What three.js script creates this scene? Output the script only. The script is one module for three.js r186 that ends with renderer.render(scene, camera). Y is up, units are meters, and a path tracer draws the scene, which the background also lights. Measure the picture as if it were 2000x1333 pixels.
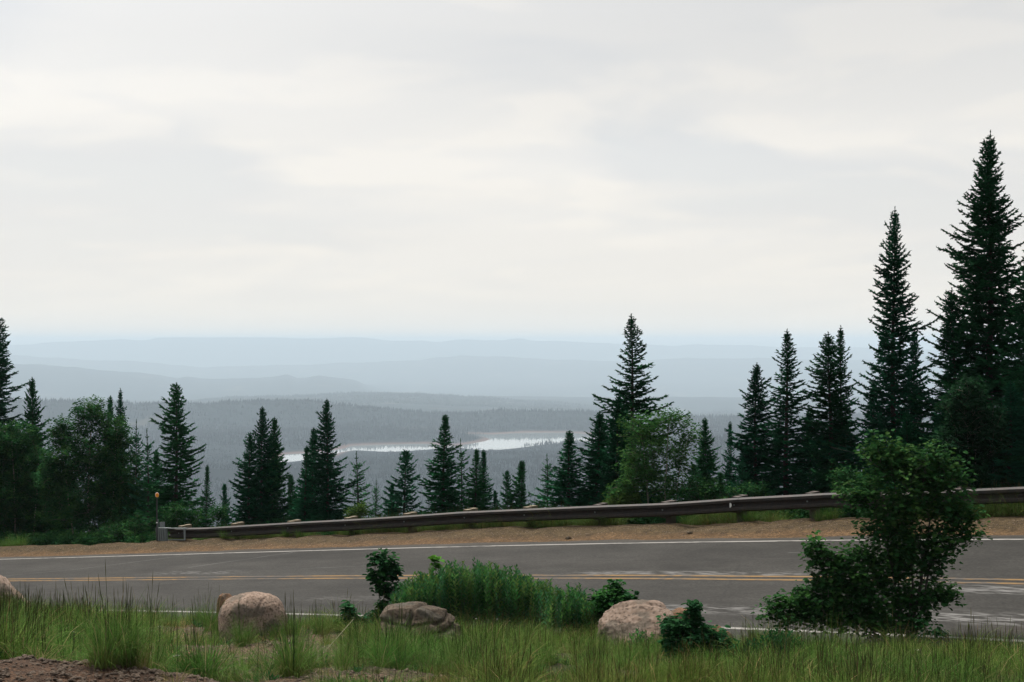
import * as THREE from 'three';
import { mergeVertices } from 'three/addons/utils/BufferGeometryUtils.js';

// ---------------------------------------------------------------- camera, sky, sun, exposure
const F = 2778, HORIZON = 668, EYE = 4.6;             // focal length and eye-level row on a 2000 x 1333 frame; metres above the road
const scene = new THREE.Scene();
const camera = new THREE.PerspectiveCamera(2 * Math.atan(666.5 / F) * 180 / Math.PI, 1024 / 682, 0.3, 60000);
camera.position.set(0, EYE, 0);
camera.rotation.x = -Math.atan((666.5 - HORIZON) / F);
scene.add(camera);
const renderer = new THREE.WebGLRenderer({ antialias: true });
renderer.setSize(1024, 682);
renderer.toneMapping = THREE.LinearToneMapping;
renderer.toneMappingExposure = 1.0;
renderer.shadowMap.enabled = true;

const SUN_AZ = -28 * Math.PI / 180, SUN_EL = 60 * Math.PI / 180;
const sunDir = new THREE.Vector3(Math.sin(SUN_AZ) * Math.cos(SUN_EL), Math.sin(SUN_EL), -Math.cos(SUN_AZ) * Math.cos(SUN_EL));
const sun = new THREE.DirectionalLight(new THREE.Color().setRGB(1.0, 0.95, 0.87), 5.0);
sun.position.set(sunDir.x * 120, EYE + sunDir.y * 120, -30 + sunDir.z * 120);
sun.target.position.set(0, 0, -30);
sun.castShadow = true; sun.shadow.radius = 40; sun.shadow.mapSize.set(4096, 4096);
Object.assign(sun.shadow.camera, { left: -45, right: 45, top: 45, bottom: -45, near: 1, far: 300 });
scene.add(sun, sun.target);

// ---------------------------------------------------------------- random numbers and noise
function rngOf(seed) { let a = seed >>> 0; return () => { a = (a + 0x6D2B79F5) | 0; let t = Math.imul(a ^ (a >>> 15), 1 | a); t = (t + Math.imul(t ^ (t >>> 7), 61 | t)) ^ t; return ((t ^ (t >>> 14)) >>> 0) / 4294967296; }; }
function hash(x, y, z = 0) { let h = Math.imul(x, 374761393) ^ Math.imul(y, 668265263) ^ Math.imul(z, 2147483647 - 1274126177); h = Math.imul(h ^ (h >>> 13), 1274126177); return ((h ^ (h >>> 16)) >>> 0) / 4294967296; }
const sm = (t) => t * t * (3 - 2 * t), mix = (a, b, t) => a + (b - a) * t, clamp = (x, a = 0, b = 1) => Math.min(b, Math.max(a, x));
const step = (a, b, x) => sm(clamp((x - a) / (b - a)));
function noise(x, y) { const i = Math.floor(x), j = Math.floor(y), u = sm(x - i), v = sm(y - j); return mix(mix(hash(i, j), hash(i + 1, j), u), mix(hash(i, j + 1), hash(i + 1, j + 1), u), v); }
function noise3(x, y, z) { const k = Math.floor(z), w = sm(z - k), i = Math.floor(x), j = Math.floor(y), u = sm(x - i), v = sm(y - j); const p = (q) => mix(mix(hash(i, j, q), hash(i + 1, j, q), u), mix(hash(i, j + 1, q), hash(i + 1, j + 1, q), u), v); return mix(p(k), p(k + 1), w); }
function fbm(x, y, o = 4) { let s = 0, a = 0.5, n = 0; for (let k = 0; k < o; k++) { s += a * noise(x, y); n += a; x = x * 2.03 + 17.3; y = y * 2.03 + 9.1; a *= 0.5; } return s / n; }
function fbm3(x, y, z, o = 4) { let s = 0, a = 0.5, n = 0; for (let k = 0; k < o; k++) { s += a * noise3(x, y, z); n += a; x = x * 2.03 + 3.1; y = y * 2.03 + 7.7; z = z * 2.03 + 1.9; a *= 0.5; } return s / n; }
function curve(pts, x) { if (x <= pts[0][0]) return pts[0][1]; for (let i = 1; i < pts.length; i++) if (x <= pts[i][0]) { const [a, b] = pts[i - 1], [c, d] = pts[i]; return b + (d - b) * (x - a) / (c - a); } return pts[pts.length - 1][1]; }
const lin = (r, g, b) => new THREE.Color().setRGB(r, g, b);

// ---------------------------------------------------------------- the sky: thin streaky cloud, hazy towards the horizon
{
  const W = 3072, H = 1536, data = new Float32Array(W * H * 4);
  for (let j = 0; j < H; j++) {
    const el = ((j + 0.5) / H - 0.5) * Math.PI, ce = Math.cos(el), y = Math.sin(el), deg = el * 180 / Math.PI;
    for (let i = 0; i < W; i++) {
      const k = (j * W + i) * 4;
      let r = 0.55, g = 0.55, b = 0.54;
      if (y > -0.01) {
        const az = ((i + 0.5) / W - 0.5) * 2 * Math.PI, x = ce * Math.cos(az), z = ce * Math.sin(az);
        const s = 1 / (Math.max(y, 0) + 0.09), px = x * s, pz = z * s;
        const warp = fbm(px * 0.8 + 5.2, pz * 0.8 + 1.3, 3) - 0.5;
        const big = fbm(px * 0.85 + warp * 1.2 + 40.1, pz * 0.85 + warp * 1.2 + 11.7, 5);
        const wisp = fbm(px * 2.6 + warp * 2.4 + 3.7, pz * 2.6 + warp * 2.4 + 8.2, 5);
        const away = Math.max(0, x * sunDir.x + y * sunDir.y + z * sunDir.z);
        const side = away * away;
        const lit = clamp(step(0.36, 0.66, big) * 0.72 + step(0.47, 0.72, wisp) * 0.45 + side * 0.25 - 0.1);
        const thick = step(0.3, 0.62, fbm(px * 0.3 + 9.1, pz * 0.5 + 2.2, 3));
        const low = Math.exp(-Math.max(deg, 0) / 7.5);
        // grey-lilac cloud base, white lit cloud, pale blue where it thins, cream haze low down
        let c = [mix(0.69, 0.925, lit), mix(0.735, 0.91, lit), mix(0.785, 0.875, lit)];
        const gap = (1 - step(0.3, 0.47, big)) * 0.5;
        c = [mix(c[0], 0.72, gap), mix(c[1], 0.775, gap), mix(c[2], 0.81, gap)];
        c = c.map((v, n) => v * (1 - 0.07 * thick) * (1 - [0.23, 0.21, 0.175][n] * step(6, 15, deg)));
        c = [mix(c[0], 0.93, low), mix(c[1], 0.88, low), mix(c[2], 0.80, low)];
        const boostedGlow = 4.0 * Math.pow(away, 8);  // sky glow round the sun, strengthened to brighten the haze
        r = c[0] + boostedGlow; g = c[1] + boostedGlow * 0.97; b = c[2] + boostedGlow * 0.92;
      }
      data[k] = r; data[k + 1] = g; data[k + 2] = b; data[k + 3] = 1;
    }
  }
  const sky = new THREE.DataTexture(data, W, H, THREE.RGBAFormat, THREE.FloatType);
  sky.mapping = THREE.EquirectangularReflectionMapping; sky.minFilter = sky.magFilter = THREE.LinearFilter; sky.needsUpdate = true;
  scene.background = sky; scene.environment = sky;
}
scene.fog = new THREE.FogExp2(lin(0.735, 0.88, 1.0), 1.0e-4);

// ---------------------------------------------------------------- helpers for objects
const names = new Map();
function numbered(n) { const k = names.get(n) ?? 0; names.set(n, k + 1); return k ? `${n}_${String(k).padStart(3, '0')}` : n; }
function tag(o, label, category, group, kind) { if (label) o.userData.label = label; if (category) o.userData.category = category; if (group) o.userData.group = group; if (kind) o.userData.kind = kind; return o; }
function put(name, geometry, material, parent) { const o = new THREE.Mesh(geometry, material); o.name = parent ? name : numbered(name); (parent ?? scene).add(o); return o; }
function base(name, x, y, z) { const g = new THREE.Group(); g.name = numbered(name); g.position.set(x, y, z); scene.add(g); return g; }
class Tris {                                           // loose triangles with a colour each
  constructor() { this.p = []; this.c = []; }
  tri(a, b, c, k) { this.p.push(a[0], a[1], a[2], b[0], b[1], b[2], c[0], c[1], c[2]); for (let i = 0; i < 3; i++) this.c.push(k[0], k[1], k[2]); }
  tube(pts, radii, sides, k) {
    const rings = pts.map((p, i) => {
      const q = pts[Math.min(i + 1, pts.length - 1)], o = pts[Math.max(i - 1, 0)];
      const d = new THREE.Vector3(q[0] - o[0], q[1] - o[1], q[2] - o[2]).normalize();
      const u = new THREE.Vector3(Math.abs(d.y) > 0.9 ? 1 : 0, Math.abs(d.y) > 0.9 ? 0 : 1, 0).cross(d).normalize(), v = d.clone().cross(u);
      return Array.from({ length: sides }, (_, n) => { const a = n / sides * 2 * Math.PI, c = Math.cos(a) * radii[i], s = Math.sin(a) * radii[i]; return [p[0] + u.x * c + v.x * s, p[1] + u.y * c + v.y * s, p[2] + u.z * c + v.z * s]; });
    });
    for (let i = 0; i + 1 < rings.length; i++) for (let n = 0; n < sides; n++) { const m = (n + 1) % sides; this.tri(rings[i][n], rings[i][m], rings[i + 1][m], k); this.tri(rings[i][n], rings[i + 1][m], rings[i + 1][n], k); }
  }
  build() {
    const g = new THREE.BufferGeometry();
    g.setAttribute('position', new THREE.Float32BufferAttribute(this.p, 3)); g.setAttribute('color', new THREE.Float32BufferAttribute(this.c, 3));
    g.computeVertexNormals(); return g;
  }
}
function gridMesh(nu, nv, f, colorOf) {                 // a sheet: f(i, j) -> [x, y, z, u, v]
  const pos = new Float32Array(nu * nv * 3), uv = new Float32Array(nu * nv * 2), col = colorOf ? new Float32Array(nu * nv * 3) : null, idx = [];
  for (let j = 0; j < nv; j++) for (let i = 0; i < nu; i++) {
    const k = j * nu + i, p = f(i, j); pos.set([p[0], p[1], p[2]], k * 3); uv.set([p[3], p[4]], k * 2);
    if (col) col.set(colorOf(p, i, j), k * 3);
    if (i && j) idx.push(k - nu - 1, k - nu, k, k - nu - 1, k, k - 1);
  }
  const g = new THREE.BufferGeometry();
  g.setAttribute('position', new THREE.BufferAttribute(pos, 3)); g.setAttribute('uv', new THREE.BufferAttribute(uv, 2));
  if (col) g.setAttribute('color', new THREE.BufferAttribute(col, 3));
  g.setIndex(idx); g.computeVertexNormals();
  if (g.attributes.normal.getY(Math.floor(nu * nv / 2)) < 0) { for (let i = 0; i < idx.length; i += 3) [idx[i], idx[i + 1]] = [idx[i + 1], idx[i]]; g.setIndex(idx); g.computeVertexNormals(); }
  return g;
}
function texture(W, H, f, srgb) {
  const d = new Uint8Array(W * H * 4);
  for (let j = 0; j < H; j++) for (let i = 0; i < W; i++) { const c = f(i / W, j / H, i, j), k = (j * W + i) * 4; d[k] = clamp(c[0], 0, 1) * 255; d[k + 1] = clamp(c[1], 0, 1) * 255; d[k + 2] = clamp(c[2], 0, 1) * 255; d[k + 3] = 255; }
  const t = new THREE.DataTexture(d, W, H); t.wrapS = t.wrapT = THREE.RepeatWrapping; t.magFilter = THREE.LinearFilter; t.minFilter = THREE.LinearMipmapLinearFilter; t.generateMipmaps = true; t.anisotropy = 8;
  if (srgb) t.colorSpace = THREE.SRGBColorSpace; t.needsUpdate = true; return t;
}
const srgb = (v) => v <= 0.0031308 ? v * 12.92 : 1.055 * Math.pow(v, 1 / 2.4) - 0.055;
function tileNoise(u, v, n, seed) { const x = u * n, y = v * n, i = Math.floor(x), j = Math.floor(y), a = sm(x - i), b = sm(y - j), h = (p, q) => hash(((p % n) + n) % n + seed * 131, ((q % n) + n) % n); return mix(mix(h(i, j), h(i + 1, j), a), mix(h(i, j + 1), h(i + 1, j + 1), a), b); }

// ---------------------------------------------------------------- the lie of the land, near the road
// road coordinates: s runs along the road downhill to the left, q across it, away from the camera
const TH = 0.7464, ST = Math.sin(TH), CT = Math.cos(TH);
const Q_NEAR = 17.45, Q_MID = 20.79, Q_FAR = 24.13, Q_RAIL = 26.5;
const bend = (s) => { const u = Math.abs(s - 12); return -0.0026 * (u < 30 ? u * u : 60 * u - 900); };
const toXD = (s, q) => { const t = q + bend(s); return [-CT * s + ST * t, ST * s + CT * t]; };
const toSQ = (X, D) => { const s = -CT * X + ST * D; return [s, ST * X + CT * D - bend(s)]; };
const roadPlane = (X, D) => EYE - 4.61 + 0.1397 * X - 0.0020 * D;
function groundY(X, D) {
  const [s, q] = toSQ(X, D), m = 16.7 - q;
  const Xc = 40 * Math.tanh(X / 40);
  let y = roadPlane(Xc, D);
  if (m > 0) {
    const r = m < 11 ? 0.216 * m : 2.376 + (m < 20 ? 0.15 * (m - 11) : 1.35 + 0.32 * Math.min(m - 20, 48));
    y += r - 0.12 * step(0, 0.5, m) * (1 - step(0.7, 2.4, m)) + (fbm(X * 0.7, D * 0.7, 3) - 0.5) * 0.34 * step(0.3, 2, m) + (fbm(X * 3.1 + 7, D * 3.1, 3) - 0.5) * 0.09 * step(0.1, 0.8, m);
    y += 0.44 * Math.exp(-(((X + 4.6) / 2.7) ** 2)) * Math.exp(-(((D - 9.9) / 1.25) ** 2)) * (1 + 0.25 * (fbm(X * 4, D * 4, 3) - 0.5));
  } else if (q > 24.3) {
    y -= 0.03 * step(24.3, 24.7, q);
    const crest = -0.03 + 0.15 * fbm(s * 0.75 + 3, 4.4, 3) + 0.07 * (noise(s * 2.3, 8.1) - 0.5);
    y += crest * step(25.0, 26.15, q) * (1 - step(26.3, 27.3, q)) + (fbm(s * 2.2, q * 2.2, 3) - 0.5) * 0.07 * step(24.5, 25.2, q);
    if (q > 26.6) y -= 0.40 * (q - 26.6) - 0.12 * (1 - Math.exp(-(q - 26.6))) - (fbm(X * 0.3, D * 0.3, 3) - 0.5) * 0.9 * step(27, 31, q);
  } else y -= 0.03;
  return y;
}
const project = (X, Y, D) => [1000 + X / D * F, HORIZON - (Y - EYE) / D * F];
const at = (px, py, D) => [(px - 1000) / F * D, EYE - (py - HORIZON) / F * D, -D];
function onGround(px, py) {                              // where a sight line first meets the land
  const a = (px - 1000) / F, b = (py - HORIZON) / F;
  for (let D = 6; D < 60; D += 0.02) if (EYE - b * D <= groundY(a * D, D)) return [a * D, groundY(a * D, D), D];
  return [a * 30, groundY(a * 30, 30), 30];
}
const depthAtQ = (px, q) => { const a = (px - 1000) / F; let D = q / (ST * a + CT); for (let n = 0; n < 6; n++) { const [, qq] = toSQ(a * D, D); D += (q - qq) / (ST * a + CT); } return D; };
console.log('helpers done');

// ---------------------------------------------------------------- materials
const grain = texture(512, 512, (u, v, i, j) => { const n = 0.42 * hash(i, j, 3) + 0.33 * tileNoise(u, v, 128, 1) + 0.25 * tileNoise(u, v, 48, 2); return [n, n, n]; });
const soilMap = texture(512, 512, (u, v, i, j) => { const n = 0.80 + 0.16 * (tileNoise(u, v, 96, 4) - 0.5) + 0.36 * (hash(i >> 2, j >> 2, 9) - 0.5) + 0.30 * (tileNoise(u, v, 40, 5) - 0.5); return [n, n * 0.985, n * 0.97]; }, true);
const M = {
  ground: new THREE.MeshPhysicalMaterial({ specularIntensity: 0.3, vertexColors: true, map: soilMap, roughness: 0.95, bumpMap: grain, bumpScale: 0.045 }),
  needles: new THREE.MeshPhysicalMaterial({ vertexColors: true, roughness: 0.9, specularIntensity: 0.06, side: THREE.DoubleSide }),
  bark: new THREE.MeshStandardMaterial({ vertexColors: true, roughness: 0.9 }),
  leaves: new THREE.MeshPhysicalMaterial({ vertexColors: true, roughness: 0.95, specularIntensity: 0.06, side: THREE.DoubleSide, transmission: 0.3, thickness: 0 }),
  grass: new THREE.MeshPhysicalMaterial({ vertexColors: true, roughness: 0.9, specularIntensity: 0.06, side: THREE.DoubleSide }),
  rock: new THREE.MeshPhysicalMaterial({ specularIntensity: 0.4, vertexColors: true, roughness: 0.9, bumpMap: grain, bumpScale: 0.012 }),
  terrain: new THREE.MeshPhysicalMaterial({ specularIntensity: 0.05, vertexColors: true, roughness: 1 }),
  forest: new THREE.MeshPhysicalMaterial({ specularIntensity: 0.05, vertexColors: true, roughness: 0.95 }),
  water: new THREE.MeshStandardMaterial({ color: lin(0.20, 0.22, 0.22), roughness: 0.03 }),  // pale base colour adds brightness the sky reflection lacks
  rail: new THREE.MeshStandardMaterial({ map: texture(512, 64, (u, v) => { const n = 0.55 * fbm(u * 90, v * 14, 4) + 0.45 * fbm(u * 14 + 3, v * 3, 3), k = step(0.42, 0.62, n); return [srgb(mix(0.010, 0.024, k)), srgb(mix(0.008, 0.014, k)), srgb(mix(0.007, 0.010, k))]; }, true), roughness: 0.72, metalness: 0, bumpMap: grain, bumpScale: 0.002 }),
  post: new THREE.MeshStandardMaterial({ color: lin(0.05, 0.038, 0.03), roughness: 0.8 }),
  zinc: new THREE.MeshStandardMaterial({ color: lin(0.17, 0.19, 0.19), roughness: 0.55, metalness: 0.35 }),
  timber: new THREE.MeshStandardMaterial({ color: lin(0.15, 0.12, 0.075), roughness: 0.9, bumpMap: grain, bumpScale: 0.004 }),
  amber: new THREE.MeshStandardMaterial({ color: lin(0.85, 0.30, 0.01), roughness: 0.3 }),
  white: new THREE.MeshStandardMaterial({ color: lin(0.75, 0.75, 0.72), roughness: 0.4 }),
  darkMetal: new THREE.MeshStandardMaterial({ color: lin(0.03, 0.033, 0.03), roughness: 0.6 }),
};
// asphalt of the stretch s = -8 .. 48: worn grey, wheel paths, cracks, scraped pale streaks
const ROAD_S = [-8, 48], ROAD_Q = [16.45, 24.55];
const asphalt = texture(2048, 1024, (u, v, i, j) => {
  const s = mix(ROAD_S[0], ROAD_S[1], u), q = mix(ROAD_Q[0], ROAD_Q[1], v), lane = q - Q_MID;
  let a = 0.028 + 0.009 * (fbm(s * 0.35, q * 0.8, 3) - 0.5) + 0.009 * (fbm(s * 1.6, q * 5, 3) - 0.5) + 0.022 * (hash(i, j, 5) - 0.5) + 0.013 * (hash(i >> 1, j, 6) - 0.5);
  a *= 1 + 0.5 * (fbm(s * 0.9 + 5, q * 1.6 + 2, 4) - 0.5) - 0.16 * step(0.62, 0.66, fbm(s * 0.22 + 60, q * 0.5 + 3, 2)); a += 0.05 * Math.max(0, hash(i, j, 14) - 0.93) / 0.07 * 0.5;
  const wheel = (c, w) => Math.exp(-(((lane - c) / w) ** 2));
  a *= 1 - 0.10 * (wheel(2.55, 0.34) + wheel(0.95, 0.3) + wheel(-0.95, 0.3) + wheel(-2.5, 0.34)) * (0.7 + 0.6 * fbm(s * 0.5, 3.3, 2));
  let c = [a * 1.06, a, a * 0.90];
  const dust = step(0.25, -0.35, q - (Q_NEAR - 0.15)) * 0 + clamp(0.55 * Math.exp(-(((q - Q_NEAR - 0.55) / 0.32) ** 2)) * step(9, 4, s) + 0.35 * step(24.25, 24.5, q) * fbm(s * 2, q * 3, 3));
  c = [mix(c[0], 0.105, dust), mix(c[1], 0.075, dust), mix(c[2], 0.048, dust)];
  // scraped streaks, pale and slanting
  const streak = (s0, s1, q0, q1, amount) => {
    const e = step(s0 - 1.2, s0 + 0.6, s) * (1 - step(s1 - 0.6, s1 + 1.2, s)), w = (q1 - q0) * 0.35, f = step(q0 - w, q0 + w, q) * (1 - step(q1 - w, q1 + w, q));
    const n = 0.45 * fbm(s * 2.2 + q * 2.5 + 31, q * 15 - s * 2.2, 3) + 0.55 * fbm(s * 5 + q * 9 + 31, q * 46 - s * 7, 3);
    return amount * e * f * step(0.42, 0.64, n);
  };
  const k = clamp(streak(13.2, 17.2, 20.95, 21.3, 0.85) + streak(-6, 9.6, 19.95, 20.5, 0.8) + streak(-6, 9.3, 18.25, 18.85, 0.9) + streak(11.3, 15.2, 18.3, 18.75, 0.8) + streak(28.6, 31.0, 21.3, 21.7, 0.5) + streak(21, 22.6, 18.6, 19.0, 0.25));
  c = [mix(c[0], 0.15, k), mix(c[1], 0.145, k), mix(c[2], 0.14, k)];
  // thin pale crack seals and dark seams
  const line = (s0, q0, s1, q1, w, tone, amt) => { const dx = s1 - s0, dy = q1 - q0, l2 = dx * dx + dy * dy, t = clamp(((s - s0) * dx + (q - q0) * dy) / l2), wob = 0.10 * (fbm(s * 2.2, q * 2.2, 3) - 0.5), d = Math.hypot(s - s0 - t * dx, q - q0 - t * dy + wob); const h = amt * Math.exp(-((d / w) ** 2)) * (0.4 + 0.6 * noise(s * 4 + 9, q * 4)); for (let n = 0; n < 3; n++) c[n] = mix(c[n], tone[n], h); };
  line(29.2, 23.95, 31.0, 22.2, 0.025, [0.16, 0.155, 0.15], 0.9); line(33.4, 23.9, 35.6, 22.3, 0.02, [0.15, 0.145, 0.14], 0.8);
  line(35.5, 22.3, 38.6, 21.0, 0.02, [0.12, 0.12, 0.115], 0.6); line(24, 22.1, 26.4, 21.8, 0.02, [0.12, 0.12, 0.115], 0.5); line(30, 22.25, 46, 22.55, 0.025, [0.035, 0.035, 0.035], 0.5);
  const DK = [0.016, 0.016, 0.015];
  for (let n = 0; n < 9; n++) { const s0 = 1 + n * 4.7 + 3 * hash(n, 71), q0 = 17 + 3 * hash(n, 72), L = 2 + 3 * hash(n, 73); line(s0, q0, s0 + (hash(n, 74) - 0.5) * 3, q0 + L, 0.022, DK, 0.8); }
  line(2, 22.5, 19, 22.3, 0.02, DK, 0.7); line(8, 19.1, 27, 18.8, 0.02, DK, 0.6); line(24, 22.9, 40, 23.1, 0.018, DK, 0.6);
  line(12.5, 23.1, 14.2, 23.0, 0.02, [0.12, 0.12, 0.115], 0.7); line(19, 19.4, 23, 19.9, 0.02, [0.03, 0.03, 0.03], 0.5);
  return c.map(srgb);
}, true);
asphalt.wrapS = asphalt.wrapT = THREE.MirroredRepeatWrapping;
M.asphalt = new THREE.MeshPhysicalMaterial({ map: asphalt, roughness: 0.9, specularIntensity: 0.25 });
const paint = (r, g, b, seed, wear) => new THREE.MeshPhysicalMaterial({ roughness: 0.85, specularIntensity: 0.25, map: texture(1024, 32, (u, v, i, j) => {
  const n = fbm(u * 260 + seed, v * 4, 4), long = fbm(u * 36 + seed * 3, 1.7, 3), edge = Math.min(v, 1 - v) < 0.1 + 0.1 * hash(i, 2, seed) ? 0.4 : 0;
  const k = clamp(step(0.40 - wear, 0.62 - wear, n * 0.55 + long * 0.45) - edge * 0.6), t = 0.9 + 0.2 * (hash(i, j, seed) - 0.5);
  return [mix(0.060, r * t, k), mix(0.057, g * t, k), mix(0.054, b * t, k)].map(srgb);
}, true) });
M.whitePaint = paint(0.235, 0.222, 0.205, 3, 0.10); M.yellowPaint = paint(0.19, 0.112, 0.042, 7, 0.03);

// ---------------------------------------------------------------- ground, road, markings
const barePatches = [[300, 1250, 0.9], [470, 1262, 1.2], [600, 1290, 0.7], [420, 1285, 1.3], [640, 1250, 0.5], [700, 1320, 0.9], [330, 1235, 0.8], [830, 1325, 0.5], [560, 1255, 0.6]].map(([x, y, r]) => { const p = onGround(x, y); return [p[0], p[2], r]; });
function bareness(X, D) {
  let b = 0; for (const [x, d, r] of barePatches) b = Math.max(b, 1.25 - Math.hypot(X - x, (D - d) * 0.6) / (r * 1.35));
  const mound = Math.exp(-(((X + 4.6) / 2.9) ** 2)) * Math.exp(-(((D - 9.7) / 1.1) ** 2));
  return clamp(Math.max(b, mound * 2.4) + (fbm(X * 1.7 + 11, D * 1.7, 3) - 0.5) * 1.1);
}
{
  const S = [], Q = [];
  for (let s = -140; s < -6; s += 4) S.push(s); for (let s = -6; s < 46; s += 0.16) S.push(s); for (let s = 46; s <= 170; s += 4) S.push(s);
  for (let q = -150; q < 3; q += 5) Q.push(q); for (let q = 3; q < 6; q += 0.3) Q.push(q); for (let q = 6; q < 16.8; q += 0.1) Q.push(q); for (let q = 16.8; q < 24.2; q += 0.6) Q.push(q); for (let q = 24.2; q < 28; q += 0.09) Q.push(q); for (let q = 28; q <= 110; q *= 1.035) Q.push(q);
  const g = gridMesh(S.length, Q.length, (i, j) => { const [X, D] = toXD(S[i], Q[j]); return [X, groundY(X, D), -D, S[i] * 0.55, Q[j] * 0.55]; }, (p, i, j) => {
    const X = p[0], D = -p[2], q = Q[j], s = S[i], n = fbm(X * 2.3, D * 2.3, 3), h = 0.82 + 0.36 * hash(i, j, 21);
    if (q > 24) {
      const berm = step(25.1, 25.7, q + (fbm(s * 0.9, q, 2) - 0.5) * 0.5), past = step(26.5, 27.0, q), t = 0.85 + 0.4 * (n - 0.5) + 0.25 * (fbm(s * 0.4, q * 4, 2) - 0.5);
      const a = [0.205, 0.126, 0.062], b = [0.130, 0.092, 0.046], c = [0.022, 0.032, 0.012];
      return a.map((v, k) => mix(mix(v, b[k], berm), c[k], past) * t * h);
    }
    const bare = bareness(X, D), red = step(0.2, 0.8, Math.exp(-(((X + 4.6) / 3) ** 2)) * Math.exp(-(((D - 9.8) / 1.3) ** 2)) * 1.7);
    const dirt = [mix(0.15, 0.088, red), mix(0.10, 0.050, red), mix(0.065, 0.030, red)], turf = [0.042, 0.042, 0.018];
    return dirt.map((v, k) => mix(turf[k], v, bare) * (0.75 + 0.5 * n) * h);
  });
  tag(put('ground', g, M.ground), 'pinkish gravelly soil of the bank, verge and slope beside the road', 'ground', null, 'structure');
}
const road = (() => {
  const S = []; for (let s = -140; s < -8; s += 4) S.push(s); for (let s = -8; s < 48; s += 0.4) S.push(s); for (let s = 48; s <= 170; s += 4) S.push(s);
  const g = gridMesh(S.length, 22, (i, j) => { const q0 = mix(ROAD_Q[0], ROAD_Q[1], clamp((j - 1) / 19)), edge = j === 0 || j === 21, q = q0 + (j <= 1 ? 0.12 : j >= 20 ? -0.1 : 0) * 0 + (j <= 1 || j >= 20 ? (fbm(S[i] * 1.3, j <= 1 ? 3 : 9, 3) - 0.5) * 0.28 : 0), [X, D] = toXD(S[i], q); return [X, roadPlane(40 * Math.tanh(X / 40), D) + (edge ? -0.12 : 0.012), -D, (S[i] - ROAD_S[0]) / (ROAD_S[1] - ROAD_S[0]), (q - ROAD_Q[0]) / (ROAD_Q[1] - ROAD_Q[0])]; });
  return tag(put('road', g, M.asphalt), 'two-lane grey asphalt mountain road running past below the bank', 'road', null, 'structure');
})();
function stripe(name, q, w, material, label) {
  const S = []; for (let s = -100; s <= 130; s += 0.5) S.push(s);
  const g = gridMesh(S.length, 3, (i, j) => { const qq = q + (j - 1) * w / 2 + 0.02 * (noise(S[i] * 0.5, q) - 0.5), [X, D] = toXD(S[i], qq); return [X, roadPlane(40 * Math.tanh(X / 40), D) + 0.017, -D, S[i] / 40, j / 2]; });
  const o = put(name, g, material, road); o.userData.label = label; return o;
}
stripe('edge_line', Q_FAR, 0.11, M.whitePaint, 'white edge line along the far dirt shoulder');
stripe('edge_line', Q_NEAR, 0.11, M.whitePaint, 'white edge line along the near grass verge');
stripe('centre_line', Q_MID - 0.13, 0.11, M.yellowPaint, 'nearer yellow line of the double centre line');
stripe('centre_line', Q_MID + 0.13, 0.11, M.yellowPaint, 'farther yellow line of the double centre line');
console.log('ground done');

// ---------------------------------------------------------------- far country: slope, valley, reservoir, ridges
const LAKE_Y = EYE - 290;
const lakeEdge = [[545, 905], [600, 899], [640, 893], [665, 884], [690, 880], [760, 884], [820, 880], [853, 877], [881, 875], [904, 876], [930, 879], [958, 881], [983, 879], [1024, 874], [1060, 870], [1100, 869], [1160, 867], [1215, 861], [1215, 851], [1139, 847], [1100, 845], [1024, 845], [963, 848.5], [930, 847.5], [900, 848], [922, 850.5], [942, 853.5], [959, 858], [948, 862], [927, 866], [904, 869], [881, 871], [860, 870], [830, 866.5], [762, 868], [720, 869], [685, 871], [672, 877], [640, 881], [600, 885], [556, 888], [538, 894]]
  .map(([px, py]) => { const D = 290 * F / (py - HORIZON); return [(px - 1000) / F * D, D]; });
function lakeDistance(X, D) {                            // metres to the shore, negative on the water
  if (D < 2900 || D > 4900 || Math.abs(X) > 1500) return 500;
  let d = 1e9, inside = false;
  for (let i = 0, j = lakeEdge.length - 1; i < lakeEdge.length; j = i++) {
    const [x1, y1] = lakeEdge[j], [x2, y2] = lakeEdge[i], dx = x2 - x1, dy = y2 - y1, t = clamp(((X - x1) * dx + (D - y1) * dy) / (dx * dx + dy * dy));
    d = Math.min(d, Math.hypot(X - x1 - t * dx, D - y1 - t * dy));
    if ((y1 > D) !== (y2 > D) && X < (x2 - x1) * (D - y1) / (y2 - y1) + x1) inside = !inside;
  }
  return inside ? -d : d;
}
const row = (py, D) => EYE - (py - HORIZON) / F * D;
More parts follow.
